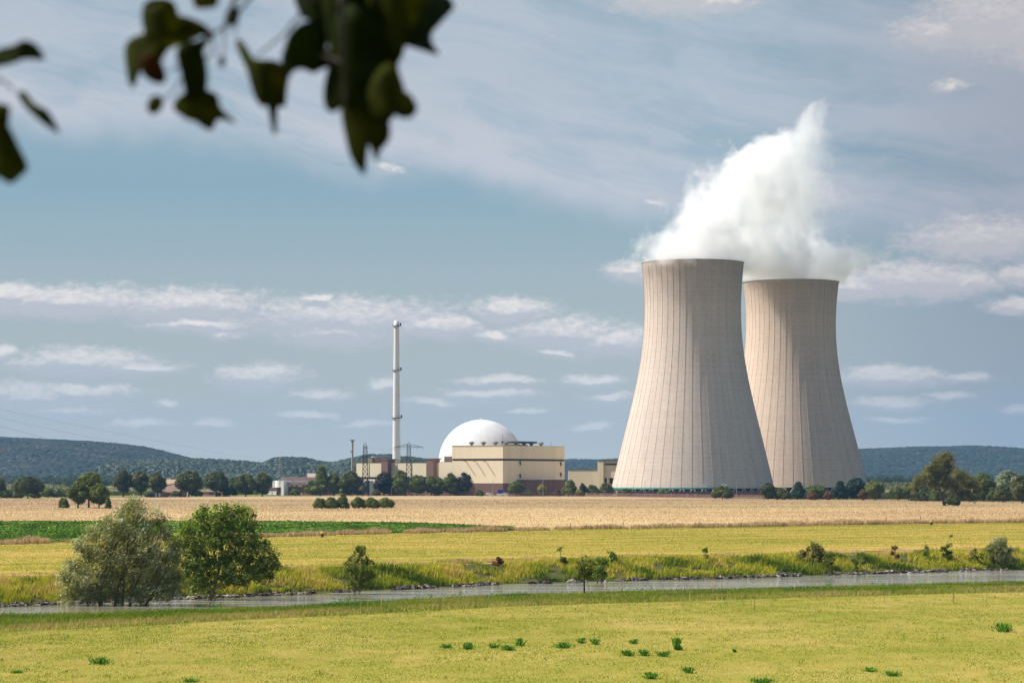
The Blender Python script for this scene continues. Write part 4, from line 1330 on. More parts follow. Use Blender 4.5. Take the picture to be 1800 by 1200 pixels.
# kind, label, px, top, base, half width, shape, material, clear
TREES = [
 ('oak_tree', 'dark tree cut off by the left edge of the picture', 2, 838, 876, 9, 'round', 'oak', .1),
 ('oak_tree', 'low broad domed tree on a short trunk near the left edge', 49, 834, 876.5, 27, 'broad', 'oak', .30),
 ('oak_tree', 'large round topped tree at the back of the small copse at the left', 156, 825.5, 892, 24, 'round', 'lime', .30),
 ('oak_tree', 'left hand tree of the small copse standing in the stubble', 137, 842, 893, 20, 'oval', 'lime', .20),
 ('oak_tree', 'right hand lower tree of the small copse standing in the stubble', 174, 847, 893, 20, 'round', 'lime', .22),
 ('round_tree', 'first of the row of round trees, right of the small copse', 217, 821.5, 873, 19, 'oval', 'oak', .22),
 ('round_tree', 'second round tree of the row, touching the first', 248, 824, 873, 18, 'oval', 'oak', .24),
 ('round_tree', 'slim round tree on a clear trunk just left of the farm roof', 277, 827, 873.5, 16, 'oval', 'oak', .26),
 ('round_tree', 'large ball shaped tree between the farmhouse and the barn', 332, 823.5, 873, 24, 'round', 'oak', .20),
 ('round_tree', 'flat skirted round tree on a thin trunk before the barn', 380, 824, 872, 22, 'round', 'oak', .24),
 ('small_tree', 'small pale tree tucked between two large trees right of the barn', 409, 836.5, 870, 9, 'oval', 'lime', .1),
 ('round_tree', 'left tree of the dark pair before the white office building', 432, 829.5, 872, 22, 'round', 'oak', .04),
 ('round_tree', 'right tree of the dark pair before the white office building', 461, 827, 872, 18, 'oval', 'oak', .10),
 ('poplar_tree', 'tall pointed tree at the left of the dense group below the slim mast', 563, 814.5, 871, 16, 'cone', 'lime', .03),
 ('small_tree', 'low rounded tree leaning against the tall pointed one at its left', 549, 841, 870, 14, 'bush', 'lime', .02),
 ('round_tree', 'mid height tree between the pointed tree and the slim mast', 587, 827, 871, 15, 'oval', 'lime', .03),
 ('round_tree', 'broad dark tree right below the slim mast', 617, 824, 871, 22, 'round', 'oak', .05),
 ('small_tree', 'thin greyish small tree below the lattice mast', 647, 842, 870, 11, 'oval', 'conifer', .05),
 ('copper_beech', 'very dark purplish round tree below the left stair tower', 675, 826, 870.5, 18.5, 'round', 'purple', .03),
 ('round_tree', 'loose topped tree between the dark purplish tree and the pylon', 705, 823.5, 871, 15, 'oval', 'lime', .03),
 ('round_tree', 'round tree directly below the pylon with the wide cross arm', 733, 832, 871, 20, 'round', 'lime', .08),
 ('round_tree', 'round tree below the gap between pylon and right stair tower', 758, 833, 871, 13, 'oval', 'lime', .10),
 ('round_tree', 'lower tree in front of the right stair tower', 773, 837, 871, 11, 'oval', 'lime', .08),
 ('round_tree', 'green tree left of the last dark tree before the hall', 791, 828.5, 871, 15, 'oval', 'lime', .06),
 ('round_tree', 'last dark purplish tree before the sunlit hall face', 820, 827, 871, 17, 'oval', 'purple', .05),
 ('small_tree', 'yellow green tree in front of the hall corner', 907, 843.5, 869, 14, 'oval', 'yellowgreen', .12),
 ('small_tree', 'yellow leaved small tree in front of the shaded hall face', 953, 849.5, 869, 8.5, 'oval', 'yellow', .12),
 ('small_tree', 'bright green cone shaped tree at the right end of the hall', 1000.5, 841, 869, 14, 'cone', 'lime', .06),
 ('small_tree', 'dark narrow tree in front of the slanting shadow on the tan wall', 1025, 847.5, 868, 8, 'oval', 'conifer', .05),
 ('small_tree', 'grey green small tree before the middle of the tan building', 1043, 849.5, 868, 12, 'bush', 'yellowgreen', .05),
 ('small_tree', 'dark broad tree right at the left foot of the nearer cooling tower', 1066, 846, 869, 14, 'bush', 'oak', .03),
 ('round_bush', 'dense dark ball shaped tree in front of the nearer tower', 1270, 850.5, 877.5, 19.5, 'bush', 'oak', .02),
 ('small_tree', 'dark upright tree between the feet of the two cooling towers', 1350, 845.5, 878.5, 13.5, 'oval', 'oak', .03),
 ('small_tree', 'low dark tree left of centre below the farther tower', 1376, 855, 878.5, 14.5, 'bush', 'oak', .02),
 ('small_tree', 'pointed dark tree before the left half of the farther tower', 1401.5, 844, 878, 13, 'cone', 'conifer', .08),
 ('small_tree', 'yellowish round tree before the middle of the farther tower', 1437, 849, 877.5, 18, 'round', 'yellowgreen', .03),
 ('small_tree', 'olive bush left of the small rust red tree', 1428, 862, 879, 9, 'bush', 'rust', .03),
 ('small_tree', 'small rust red round tree below the farther cooling tower', 1455.5, 861, 879, 8.5, 'round', 'rust', .04),
 ('small_tree', 'blue green cone tree right of the small rust red tree', 1475, 843, 878, 13.5, 'cone', 'conifer', .06),
 ('small_tree', 'dark low tree behind the blue green cone tree', 1487, 853, 877, 8, 'oval', 'oak', .03),
 ('round_tree', 'grey green round tree at the right foot of the farther tower', 1507, 836, 877, 18, 'round', 'conifer', .03),
 ('small_tree', 'small orange brown tree at the right foot of the farther tower', 1517, 858, 880, 9.5, 'oval', 'rust', .10),
 ('round_tree', 'bright olive round tree right of the farther cooling tower', 1538, 841, 879.5, 17, 'oval', 'lime', .05),
 ('small_tree', 'small yellow green tree left of the large old willow', 1578, 851.5, 880.5, 15, 'oval', 'yellowgreen', .10),
 ('small_tree', 'taller olive tree touching the left side of the old willow', 1597, 846, 880, 12, 'oval', 'lime', .08),
 ('round_tree', 'dark tree in the row behind the trunk of the old willow', 1622, 850, 880, 16, 'round', 'conifer', .03),
 ('small_tree', 'pale green bush just left of the old willow trunk', 1644, 860, 881, 10, 'bush', 'yellowgreen', .02),
 ('round_tree', 'green tree rising behind the right end of the old willow', 1728, 827, 881, 22, 'round', 'lime', .03),
 ('small_tree', 'yellow tinted bush between the old willow and the silver willow', 1745, 854, 882, 11, 'bush', 'yellowgreen', .03),
 ('round_tree', 'dark olive tree in front of the silver topped willow', 1763, 849, 883, 16, 'oval', 'oak', .03),
 ('silver_willow', 'silver topped willow near the right edge of the picture', 1772, 822, 881, 30, 'broad', 'silverleaf', .03),
 ('round_tree', 'dark tree cut off by the right edge of the picture', 1797, 832, 884, 19, 'oval', 'oak', .03),
]
for q, (nm, lab, a, t, b, w, shp, mt_, cl) in enumerate(TREES):
    cat = 'tree' if nm != 'round_bush' else 'bush'
    Yo = None
    if nm == 'silver_willow': Yo = 1300
    if 840 < a < 1110: Yo = 1530
    tree(nm, lab, cat, a, t, b, w, shp, mt_, FAR, 100 + q, cl, Y=Yo, leaf=.62 if w > 12 else .5)
for q, (lab, a, t, b, w, mt_) in enumerate([
 ('low yellowish bush at the left edge, under the first dark tree', 12, 859, 876, 14, 'yellowgreen'), ('greyish low bush left of the broad domed tree', 30, 862, 876, 12, 'lime'),
 ('low bush right of the trunk of the broad domed tree', 62, 861, 876, 10, 'lime'), ('left of two hedge bushes between broad tree and copse', 86, 854.5, 875, 15, 'lime'),
 ('right of two hedge bushes between broad tree and copse', 109, 856, 875, 14, 'lime'), ('low round bush at the left foot of the small copse', 112, 873, 893.5, 10, 'lime'),
 ('tiny bush at the right foot of the small copse', 190, 872, 893.5, 6, 'lime'), ('bush in front of the farm roof, left of the ball shaped tree', 309, 861, 873, 10, 'yellowgreen'),
 ('bush under the right side of the ball shaped tree', 346, 860, 873, 12, 'lime'), ('small bush at the foot of the flat skirted tree', 384, 864.5, 872, 5, 'lime'),
 ('bush under the second round tree of the row', 262, 864, 874, 9, 'oak'), ('dark bush filling the gap left of the dark pair of trees', 405, 854, 872, 13, 'conifer'),
 ('pink flowering bush below the slim mast', 607, 858.5, 871, 9, 'pink'), ('small green bush in front of the office building', 519, 858, 870.5, 9, 'lime'),
 ('pale bush right of the dark purplish tree stem', 662, 859, 871, 7, 'yellowgreen'), ('low bush below the lattice mast', 630, 858, 870.5, 11, 'conifer'),
 ('small yellow green bush on the hall plinth, right of the last dark tree', 843, 858, 868, 8, 'yellowgreen'), ('flat green bush before the hall plinth', 931, 859, 868, 9, 'yellowgreen'),
 ('orange tinged bush left of the bright cone tree', 981, 857, 868, 7, 'rust'), ('yellow low bush by the fence before the tan building', 1019, 859, 870, 8, 'yellow'),
 ('small dark bush at the tower foot by the green netting', 1101, 856.5, 869, 9, 'oak'), ('flat bush below the green netting of the nearer tower', 1167, 859, 869, 12, 'lime'),
 ('dark thick bush at the foot of the old willow', 1674, 867, 889, 14, 'oak'), ('leftmost clump of the dark hedge in the middle of the stubble', 565, 873, 894.5, 15, 'lime'),
 ('second clump of the dark hedge in the middle of the stubble', 584, 871, 894.5, 13, 'lime'), ('tallest clump of the dark hedge, left of its gap', 604, 864.5, 894.5, 11, 'lime'),
 ('first clump right of the gap in the dark hedge', 630, 870.5, 894, 14, 'lime'), ('second clump right of the gap in the dark hedge', 655, 872, 894, 14, 'lime'),
 ('rightmost clump of the dark hedge in the stubble', 679, 872, 893.5, 15, 'lime')]):
    tree('bush', lab, 'bush', a, t, b, w, 'bush', mt_, 'bushes at the field edges', 300 + q, .0, Y=1525 if 820 < a < 1180 else None, leaf=.42, trunk=.12, n=int(700 + 60 * w))

# the old leaning willow in the field
wY = ground_hit(1660, 888.5)
wx = PX(1660, wY); wk = wY / F
w_root = empty('old_willow', (wx, wY, hz(wx, wY)), 'large loose old willow with leaning trunk, wide crown drooping to the right', 'tree')
rng = np.random.default_rng(55)
lob = []
for (a, b, r) in ((1655, 812, 15), (1668, 806, 13), (1640, 822, 13), (1625, 838, 13), (1613, 850, 11), (1608, 858, 7), (1650, 832, 16), (1670, 825, 15), (1685, 835, 14), (1640, 850, 13), (1660, 848, 15), (1680, 852, 15), (1695, 845, 15), (1708, 850, 13), (1715, 862, 11), (1700, 866, 13), (1688, 870, 10), (1712, 876, 8), (1722, 858, 6), (1660, 800, 7), (1632, 826, 8)):
    lob.append(((a - 1660) * wk, rng.uniform(-4, 4), (888.5 - b) * wk, r * wk * 1.12, r * wk * 1.1, r * wk * .9))
V, Fc, T = crown(lob, 15000, .62, rng, .4, cluster=.95, dirs=(.35, 0, -.9), dirw=.5, core=.62, tintc=(.15, .95), shell=.4)
link('crown', npmesh('crown', V, Fc, tint=T), M['oldwillow'], w_root)
mb = MB().tube([(.2, 0, -.4), (-.6, 0, 3.0), (-1.9, 0, 6.2), (-2.4, 0, 10), (-1, .5, 15)], [.75, .55, .45, .3, .1], 9)
mb.tube([(-1.2, 0, 4.4), (2.0, .5, 8), (5.5, .2, 10), (9, 0, 9)], [.42, .32, .22, .08], 7)
mb.tube([(-1.9, 0, 6.2), (-5, -.5, 8.5), (-8.5, 0, 8.5)], [.3, .2, .08], 7)
mb.build('trunk', M['bark'], w_root)

# ------------------------------------------------------------------ vegetation on the river banks
def near_tree(name, label, cat, px_, base, lobes, n, leaf, aspect, mat, seed, cluster, stems, dirs=None, dirw=0., core=.5, group=None, up=.35, tintc=(.1, .85), shell=.45, bark='bark', yd=1.0, zoff=0, dy=0.0):
    """lobes given as (px, py, radius px[, py squash]) of the photograph; stems as lists of (px, py, radius m)"""
    rng = np.random.default_rng(seed)
    Y = ground_hit(px_, base) + dy
    k = Y / F; x0 = PX(px_, Y); z0 = hz(x0, Y) + zoff
    root = empty(name, (x0, Y, z0), label, cat, group)
    L = []
    for l in lobes:
        a, b, r = l[:3]
        r *= k
        L.append((PX(a, Y) - x0, (rng.uniform(-1, 1)) * r * .8 * yd, PZ(b, Y) - z0, r, r * yd, r * (l[3] if len(l) > 3 else .9)))
    V, Fc, T = crown(L, n, leaf, rng, aspect, cluster, dirs, dirw, core, up, tintc, shell)
    link('crown', npmesh('crown', V, Fc, tint=T), M[mat], root)
    mb = MB()
    for st in stems:
        mb.tube([(PX(a, Y) - x0, 0.1 * i_ , PZ(b, Y) - z0) for i_, (a, b, r) in enumerate(st)], [r for a, b, r in st], 7)
    mb.build('trunk', M[bark], root)
    return root


M['maple'] = foliage('maple_foliage', (.035, .08, .010), (.20, .28, .025), (.68, .70, .20), .5)
M['bankwillow'] = foliage('wind_turned_willow_foliage', (.07, .085, .022), (.30, .31, .10), (.85, .85, .68), .5)
M['sapling'] = foliage('sapling_foliage', (.035, .065, .010), (.19, .22, .03), (.36, .35, .08), .45)

rs = random.Random(4)
mlobes = []
for (a, b, r) in ((388, 905, 20), (355, 905, 15), (415, 900, 14), (432, 905, 13), (335, 925, 17), (370, 925, 22), (405, 925, 22), (440, 930, 17), (322, 950, 18), (350, 955, 24), (385, 950, 26), (420, 955, 24),
                  (448, 955, 18), (465, 965, 14), (310, 975, 13), (335, 985, 20), (365, 990, 24), (400, 985, 26), (435, 985, 22), (462, 990, 18), (478, 993, 9), (335, 1010, 16), (360, 1020, 18), (390, 1015, 20),
                  (420, 1015, 18), (448, 1010, 16), (468, 1012, 10), (345, 1030, 10), (372, 1038, 10), (345, 1000, 14), (318, 965, 12), (480, 978, 6), (398, 893, 9), (360, 893, 8), (378, 888, 7), (430, 893, 7)):
    mlobes.append((388 + (a - 388) * 1.06, b, r * 1.08))
near_tree('maple_tree', 'round glossy green maple on the near river bank, right of the silvery willow', 'tree', 366, 1068, mlobes, 26000, .30, .62, 'maple', 11, .42,
          [[(362, 1074, .32), (368, 1056, .26), (374, 1040, .2), (385, 1000, .15), (392, 950, .08)], [(374, 1040, .14), (350, 1000, .1), (335, 960, .05)], [(376, 1036, .14), (410, 1000, .1), (440, 960, .05)],
           [(368, 1066, .1), (380, 1050, .07), (395, 1040, .04)], [(385, 1000, .1), (370, 950, .06), (365, 900, .03)]],
          dirs=(.25, 0, -.8), dirw=.3, core=.3, up=.5, bark='palebark', shell=.6)
wlobes = []
for (a, b, r) in ((232, 885, 13), (215, 900, 17), (240, 903, 18), (190, 918, 17), (220, 925, 22), (252, 925, 20), (280, 915, 13), (165, 935, 16), (192, 948, 24), (228, 955, 26), (262, 950, 22), (290, 940, 14),
                  (145, 958, 16), (165, 975, 22), (200, 985, 28), (240, 988, 28), (275, 978, 24), (300, 975, 14), (130, 990, 16), (150, 1005, 22), (185, 1015, 28), (225, 1020, 30), (265, 1015, 28), (300, 1010, 20),
                  (118, 1015, 15), (135, 1035, 20), (165, 1042, 22), (205, 1045, 24), (250, 1045, 24), (290, 1040, 20), (115, 1045, 14), (240, 878, 7), (272, 900, 8), (312, 1040, 12), (128, 1055, 10), (305, 960, 12), (312, 985, 14), (310, 1025, 14), (285, 1000, 18)):
    wlobes.append((a, b, r))
near_tree('willow_bush', 'large silvery willow bush bent by the wind on the near river bank at the left', 'bush', 215, 1078, wlobes, 46000, .36, .24, 'bankwillow', 12, .62,
          [[(178, 1080, .22), (176, 1040, .16), (190, 980, .1), (215, 900, .04)], [(200, 1082, .2), (205, 1040, .14), (232, 960, .08), (245, 900, .03)], [(225, 1082, .22), (232, 1040, .15), (262, 980, .09), (285, 930, .03)],
           [(185, 1082, .2), (165, 1040, .12), (140, 1000, .06)], [(245, 1080, .18), (270, 1040, .12), (300, 990, .05)], [(215, 1082, .15), (218, 1010, .1), (228, 920, .05)], [(190, 990, .07), (215, 930, .05), (242, 868, .02)], [(160, 1080, .15), (150, 1050, .1), (125, 1030, .04)]],
          dirs=(.62, -.1, .62), dirw=.6, core=0, up=.15, tintc=(.0, 1.0), shell=.75, dy=-4)
SG = 'young trees standing along the river banks'
near_tree('sapling', 'young tree with open leaning crown on the near bank right of the maple', 'tree', 622, 1060, [(632, 965, 9), (626, 978, 12), (640, 975, 9), (618, 992, 13), (634, 992, 15), (648, 990, 9), (614, 1008, 10), (630, 1010, 16), (648, 1010, 11), (620, 1025, 13), (640, 1024, 12), (656, 1015, 7), (614, 1030, 6)],
          4200, .26, .55, 'sapling', 21, .30, [[(620, 1063, .09), (622, 1045, .07), (628, 1010, .05), (632, 965, .02)], [(624, 1050, .05), (640, 1032, .03), (650, 1010, .02)]], core=0, group=SG, bark='palebark')
near_tree('sapling', 'left one of two small trees standing close together on the near bank', 'tree', 1027, 1047, [(1025, 985, 11), (1018, 995, 9), (1030, 998, 12), (1022, 1008, 11), (1034, 1010, 9), (1040, 988, 8), (1015, 1013, 6)],
          2900, .25, .5, 'sapling', 22, .28, [[(1027, 1050, .12), (1027, 1020, .09), (1028, 985, .03)]], core=0, group=SG, bark='bark')
near_tree('sapling', 'right and darker one of two small trees close together on the near bank', 'tree', 1053, 1042, [(1055, 985, 10), (1060, 995, 10), (1050, 998, 11), (1056, 1008, 10), (1064, 985, 6), (1048, 1010, 7)],
          2800, .25, .5, 'maple', 23, .28, [[(1052, 1046, .10), (1050, 1020, .08), (1052, 985, .03)], [(1055, 1046, .10), (1058, 1020, .08), (1058, 985, .03)]], core=0, group=SG, bark='bark')
near_tree('sapling', 'slender young tree with twin heads before the river at the right', 'tree', 1509, 1030, [(1505, 985, 9), (1518, 980, 7), (1509, 995, 9), (1522, 985, 5), (1503, 1003, 6), (1512, 1006, 6)],
          1300, .24, .5, 'sapling', 24, .25, [[(1508, 1032, .05), (1508, 1010, .04), (1506, 980, .02)], [(1512, 1030, .04), (1520, 1010, .03), (1520, 980, .015)]], core=0, group=SG, bark='palebark')
near_tree('sapling', 'thin leafy sapling overlapping the dark thicket on the far bank', 'tree', 1457, 1031, [(1455, 975, 7), (1460, 985, 8), (1452, 990, 7), (1458, 998, 6), (1463, 972, 5)],
          1500, .24, .5, 'sapling', 25, .22, [[(1457, 1033, .05), (1457, 1000, .03), (1458, 972, .015)], [(1447, 1031, .03), (1448, 1010, .02), (1452, 990, .01)]], core=0, group=SG, bark='palebark')
near_tree('thicket', 'dark open thicket on the far bank right of the farther tower', 'bush', 1432, 992, [(1432, 958, 8), (1422, 966, 9), (1438, 965, 10), (1448, 972, 9), (1412, 972, 7), (1430, 976, 10), (1445, 982, 8), (1405, 980, 5)],
          2300, .34, .5, 'oldwillow', 31, .3, [[(1430, 992, .1), (1430, 960, .03)], [(1440, 992, .08), (1446, 968, .03)]], core=.25, group=SG, bark='bark')
near_tree('willow_bush', 'round silvery willow bush on the far bank near the right edge', 'bush', 1757, 996, [(1750, 955, 10), (1762, 952, 9), (1742, 965, 10), (1758, 968, 14), (1775, 968, 9), (1745, 980, 11), (1765, 982, 14), (1782, 984, 7)],
          4500, .40, .2, 'bankwillow', 32, .35, [[(1755, 996, .1), (1750, 960, .03)], [(1760, 996, .1), (1765, 955, .03)]], dirs=(-.1, 0, .9), dirw=.6, core=.45, group=SG)
for (a, b, lob, n_, lab, mt_) in (
    (1663, 985, [(1663, 972, 8), (1668, 958, 6), (1671, 943, 4), (1658, 965, 6), (1670, 975, 7)], 1300, 'ragged upright shrub with a leaning tip on the far bank at the right', 'maple'),
    (1628, 985, [(1628, 962, 3.2), (1629, 972, 4)], 320, 'slim small shrub left of the ragged upright shrub', 'maple'),
    (1240, 985, [(1240, 966, 4.5), (1241, 975, 4), (1240, 983, 4)], 480, 'slim dark shrub alone on the far bank between the two towers', 'maple'),
    (1074, 990, [(1074, 972, 7), (1078, 980, 6), (1072, 984, 6)], 700, 'dark little tree on the far bank behind the pair of small trees', 'maple'),
    (985, 992, [(985, 964, 4), (987, 980, 6), (992, 985, 6)], 520, 'thin two headed shrub on the far bank left of the pair of small trees', 'sapling'),
    (877, 995, [(877, 982, 4), (880, 988, 7), (872, 990, 6)], 520, 'brown seeding dock plant on the far bank right of the young leaning tree', 'rust'),
    (1572, 985, [(1572, 962, 3.5), (1570, 972, 4.5), (1576, 978, 4)], 420, 'brownish tall weed on the far bank left of the slim small shrub', 'rust'),
    (1712, 990, [(1712, 968, 5), (1708, 980, 8), (1722, 978, 8)], 620, 'yellowish low shrub left of the silvery willow bush on the far bank', 'yellowgreen')):
    near_tree('shrub', lab, 'shrub', a, b, lob, n_, .30, .5, mt_, 400 + a, .25, [[(a, b + 1, .05), (a, lob[0][1], .02)]], core=.2, group='small shrubs on the far river bank')
near_tree('shrub', 'dead looking reddish twiggy shrub on the near bank right of the pair of small trees', 'shrub', 1092, 1040, [(1092, 1010, 9), (1100, 995, 10), (1085, 1000, 8)], 260, .22, .5, 'yellow', 71, .4,
          [[(1090, 1042, .04), (1083, 1015, .02), (1078, 985, .01)], [(1092, 1042, .04), (1094, 1010, .02), (1090, 975, .01)], [(1094, 1042, .04), (1105, 1015, .02), (1112, 990, .01)], [(1093, 1042, .03), (1100, 1010, .02), (1102, 980, .01)]], core=0, group='small shrubs on the far river bank', bark='palebark')


def blades(name, P, h, w, mat, rng, lean=.25, lo=.7, hi=1.3, tint=None, wind=(.25, 0)):
    """grass blades standing at P, one tapering strip each"""
    n = len(P)
    hh = (h if np.ndim(h) else np.full(n, h)) * rng.uniform(lo, hi, n)
    a = rng.uniform(0, math.pi, n)
    ux, uy = np.cos(a) * w / 2, np.sin(a) * w / 2
    lx = rng.normal(wind[0], lean, n) * hh; ly = rng.normal(wind[1], lean, n) * hh
    z0 = P[:, 2]
    A = np.stack([P[:, 0] - ux, P[:, 1] - uy, z0 - .03], -1); B = np.stack([P[:, 0] + ux, P[:, 1] + uy, z0 - .03], -1)
    C = np.stack([P[:, 0] + lx * .45 + ux * .7, P[:, 1] + ly * .45 + uy * .7, z0 + hh * .62], -1)
    D = np.stack([P[:, 0] + lx * .45 - ux * .7, P[:, 1] + ly * .45 - uy * .7, z0 + hh * .62], -1)
    E = np.stack([P[:, 0] + lx, P[:, 1] + ly, z0 + hh], -1)
    V = np.stack([A, B, C, D, E], 1).reshape(-1, 3)
    b = np.arange(n) * 5
    F1 = np.stack([b, b + 1, b + 2], -1); F2 = np.stack([b, b + 2, b + 3], -1); F3 = np.stack([b + 3, b + 2, b + 4], -1)
    t = rng.uniform(0, 1, n) if tint is None else np.clip(tint, 0, 1)
    return link(name, npmesh(name, V, np.concatenate([F1, F2, F3]), tint=np.repeat(t, 5)), mat)


def scatter(n, xlo, xhi, ya, yb, rng, off=0.0):
    x = rng.uniform(xlo, xhi, n); a = ya(x); b = yb(x)
    y = a + (b - a) * rng.random(n)
    keep = np.abs(x) < y * .215 + 2
    x, y = x[keep], y[keep]
    return np.stack([x, y, H(x, y) + off], -1)


def grassmat(name, stops, trans=.3):
    m = bpy.data.materials.new(name); m.use_nodes = True
    t = NT(m.node_tree); t.n.clear()
    out = t.node('ShaderNodeOutputMaterial')
    at = t.node('ShaderNodeAttribute', attribute_name='tint').outputs['Fac']
    c = t.ramp(at, stops)
    df = t.node('ShaderNodeBsdfDiffuse'); t.put(df.inputs[0], c)
    tr = t.node('ShaderNodeBsdfTranslucent'); t.put(tr.inputs[0], c)
    mx = t.node('ShaderNodeMixShader'); mx.inputs[0].default_value = trans
    t.l.new(df.outputs[0], mx.inputs[1]); t.l.new(tr.outputs[0], mx.inputs[2]); t.l.new(mx.outputs[0], out.inputs[0])
    return m


M['g_meadow'] = grassmat('meadow_blades', [(0.0, (.11, .17, .012)), (.35, (.22, .245, .025)), (.65, (.35, .295, .055)), (1.0, (.60, .42, .17))])
M['g_bank'] = grassmat('bank_blades', [(0.0, (.07, .13, .015)), (.4, (.16, .22, .025)), (.75, (.28, .28, .05)), (1.0, (.42, .30, .12))])
M['g_yellow'] = grassmat('yellow_bank_grass', [(0.0, (.06, .11, .012)), (.3, (.25, .29, .025)), (.65, (.50, .46, .04)), (1.0, (.56, .42, .12))])
M['g_dry'] = grassmat('dry_margin_grass', [(0.0, (.24, .14, .065)), (.5, (.46, .32, .16)), (1.0, (.66, .53, .32))])
M['g_beet'] = grassmat('beet_leaves', [(0.0, (.035, .085, .010)), (.5, (.095, .19, .018)), (1.0, (.28, .38, .08))])
M['g_weed'] = grassmat('weed_leaves', [(0.0, (.03, .12, .01)), (.5, (.11, .27, .025)), (1.0, (.28, .44, .07))])

rng = np.random.default_rng(91)
# short grass of the mown meadow in the foreground
P = scatter(360000, -70, 85, lambda x: 155 + 0 * x, lambda x: y_line(x) - .5, rng)
tn = .10 * np.sin((P[:, 1] - .62 * P[:, 0]) / 1.55 + 2.5 * fbm(P[:, 0] / 20, P[:, 1] / 20, 39, 2)) + 2.3 * (fbm(P[:, 0] / 2.4, P[:, 1] / 6, 31, 4) - .47) + .45 + rng.normal(0, .12, len(P)) + 1.7 * (fbm(P[:, 0] / 22, P[:, 1] / 10, 37, 3) - .45)
tag(blades('meadow_grass', P, .07, .035, M['g_meadow'], rng, .35, tint=tn), 'short sunlit yellow green grass of the mown meadow in the foreground', 'grass', kind='stuff')
P = scatter(90000, -60, 75, lambda x: 155 + 0 * x, lambda x: y_line(x) - 2, rng)
tf = fbm(P[:, 0] / 1.1, P[:, 1] / 1.6, 33, 3); P, tf = P[tf > .57], tf[tf > .57]
tag(blades('meadow_tufts', P, .10 + .9 * (tf - .57), .04, M['g_meadow'], rng, .4, tint=.22 + rng.normal(0, .16, len(P))), 'slightly longer greener tufts scattered through the mown meadow', 'grass', kind='stuff')
# rougher grass between the meadow and the river
P = scatter(120000, -75, 100, lambda x: y_line(x) + .3, lambda x: y_near(x) + 4, rng)
e = np.clip((P[:, 1] - y_line(P[:, 0])) / 30, 0, 1)
tn = .35 + 1.2 * (fbm(P[:, 0] / 6, P[:, 1] / 10, 41, 4) - .47) + rng.normal(0, .16, len(P)) + .45 * np.exp(-((e - .1) / .12) ** 2)
hh = .22 + .25 * fbm(P[:, 0] / 4, P[:, 1] / 4, 43, 3) + .12 * e
tag(blades('bank_grass', P, hh, .07, M['g_bank'], rng, .35, tint=tn), 'rough green grass strip along the near river bank', 'grass', kind='stuff')
# tall yellow reed-like grass on the far bank, browner towards its top edge
P = scatter(190000, -90, 120, lambda x: y_far(x) + .7, lambda x: y_far(x) + 32, rng)
u = (P[:, 1] - y_far(P[:, 0])) / 32
clump = fbm(P[:, 0] / 3.2, P[:, 1] / 3.2, 51, 3)
keep = (rng.random(len(P)) < np.clip(1.15 - u * 1.0, .06, 1)) & (clump > .27 + .12 * u)
P, u, clump = P[keep], u[keep], clump[keep]
hh = (.2 + 1.35 * clump ** 1.3) * np.clip(1.15 - u, .3, 1)
tn = .56 + 1.9 * (fbm(P[:, 0] / 4, P[:, 1] / 4, 53, 4) - .47) + rng.normal(0, .14, len(P)) - .45 * np.clip(1 - u / .16, 0, 1)
y_ = u + .9 * (fbm(P[:, 0] / 7, P[:, 1] / 7, 57, 3) - .47) < .5
tag(blades('yellow_bank_grass', P[y_], hh[y_], .11, M['g_yellow'], rng, .22, tint=tn[y_], wind=(.22, 0)), 'tall bright yellow green grass on the far river bank', 'grass', kind='stuff')
tag(blades('dry_bank_grass', P[~y_], hh[~y_] * .8, .10, M['g_dry'], rng, .3, tint=tn[~y_] - .1), 'brownish dry grass above the yellow grass of the far bank', 'grass', kind='stuff')
# short grass of the far meadow
P = scatter(150000, -120, 150, lambda x: y_far(x) + 16, lambda x: y_strip(x), rng)
band = fbm(P[:, 0] / 60, (P[:, 1] + P[:, 0] * .65) / 7, 61, 3)
tn = .5 + 1.7 * (band - .47) + rng.normal(0, .15, len(P)) + .5 * np.exp(-(P[:, 1] - y_far(P[:, 0]) - 16) / 14) - .35 * np.exp(-(y_strip(P[:, 0]) - P[:, 1]) / 12)
tag(blades('far_meadow_grass', P, .13, .09, M['g_meadow'], rng, .5, tint=tn), 'banded yellow green grass of the meadow beyond the river', 'grass', kind='stuff')
# dry unmown margin between meadow and fields
P = scatter(60000, -160, 190, lambda x: y_strip(x) - 1.0, lambda x: y_strip(x) + 7, rng)
cl_ = fbm(P[:, 0] / 5, P[:, 1] / 4, 71, 3)
P, cl_ = P[cl_ > .36], cl_[cl_ > .36]
tag(blades('dry_margin_grass', P, .55 + 2.1 * (cl_ - .3), .13, M['g_dry'], rng, .25, tint=.55 + rng.normal(0, .25, len(P))), 'strip of long dry straw coloured grass at the edge of the fields', 'grass', kind='stuff')
# sugar beet
P = scatter(90000, -180, 0.5, lambda x: np.minimum(y_strip(x) + 6, ctop(x)), ctop, rng, .1)
V, Fc, T = leaf_quads(P + np.array([0, 0, .3]) + rng.normal(0, .08, P.shape), unit(rng.normal(size=P.shape) * .6 + np.array([-.2, -.3, .8])), .62, .6, rng, tint=np.clip(.45 + rng.normal(0, .25, len(P)) + 1.0 * (fbm(P[:, 0] / 5, P[:, 1] / 12, 81, 3) - .47), 0, 1))
tag(link('beet_crop', npmesh('beet_crop', V, Fc, tint=T), M['g_beet']), 'bright green leaf crop filling the wedge shaped field at the left', 'crop', kind='stuff')
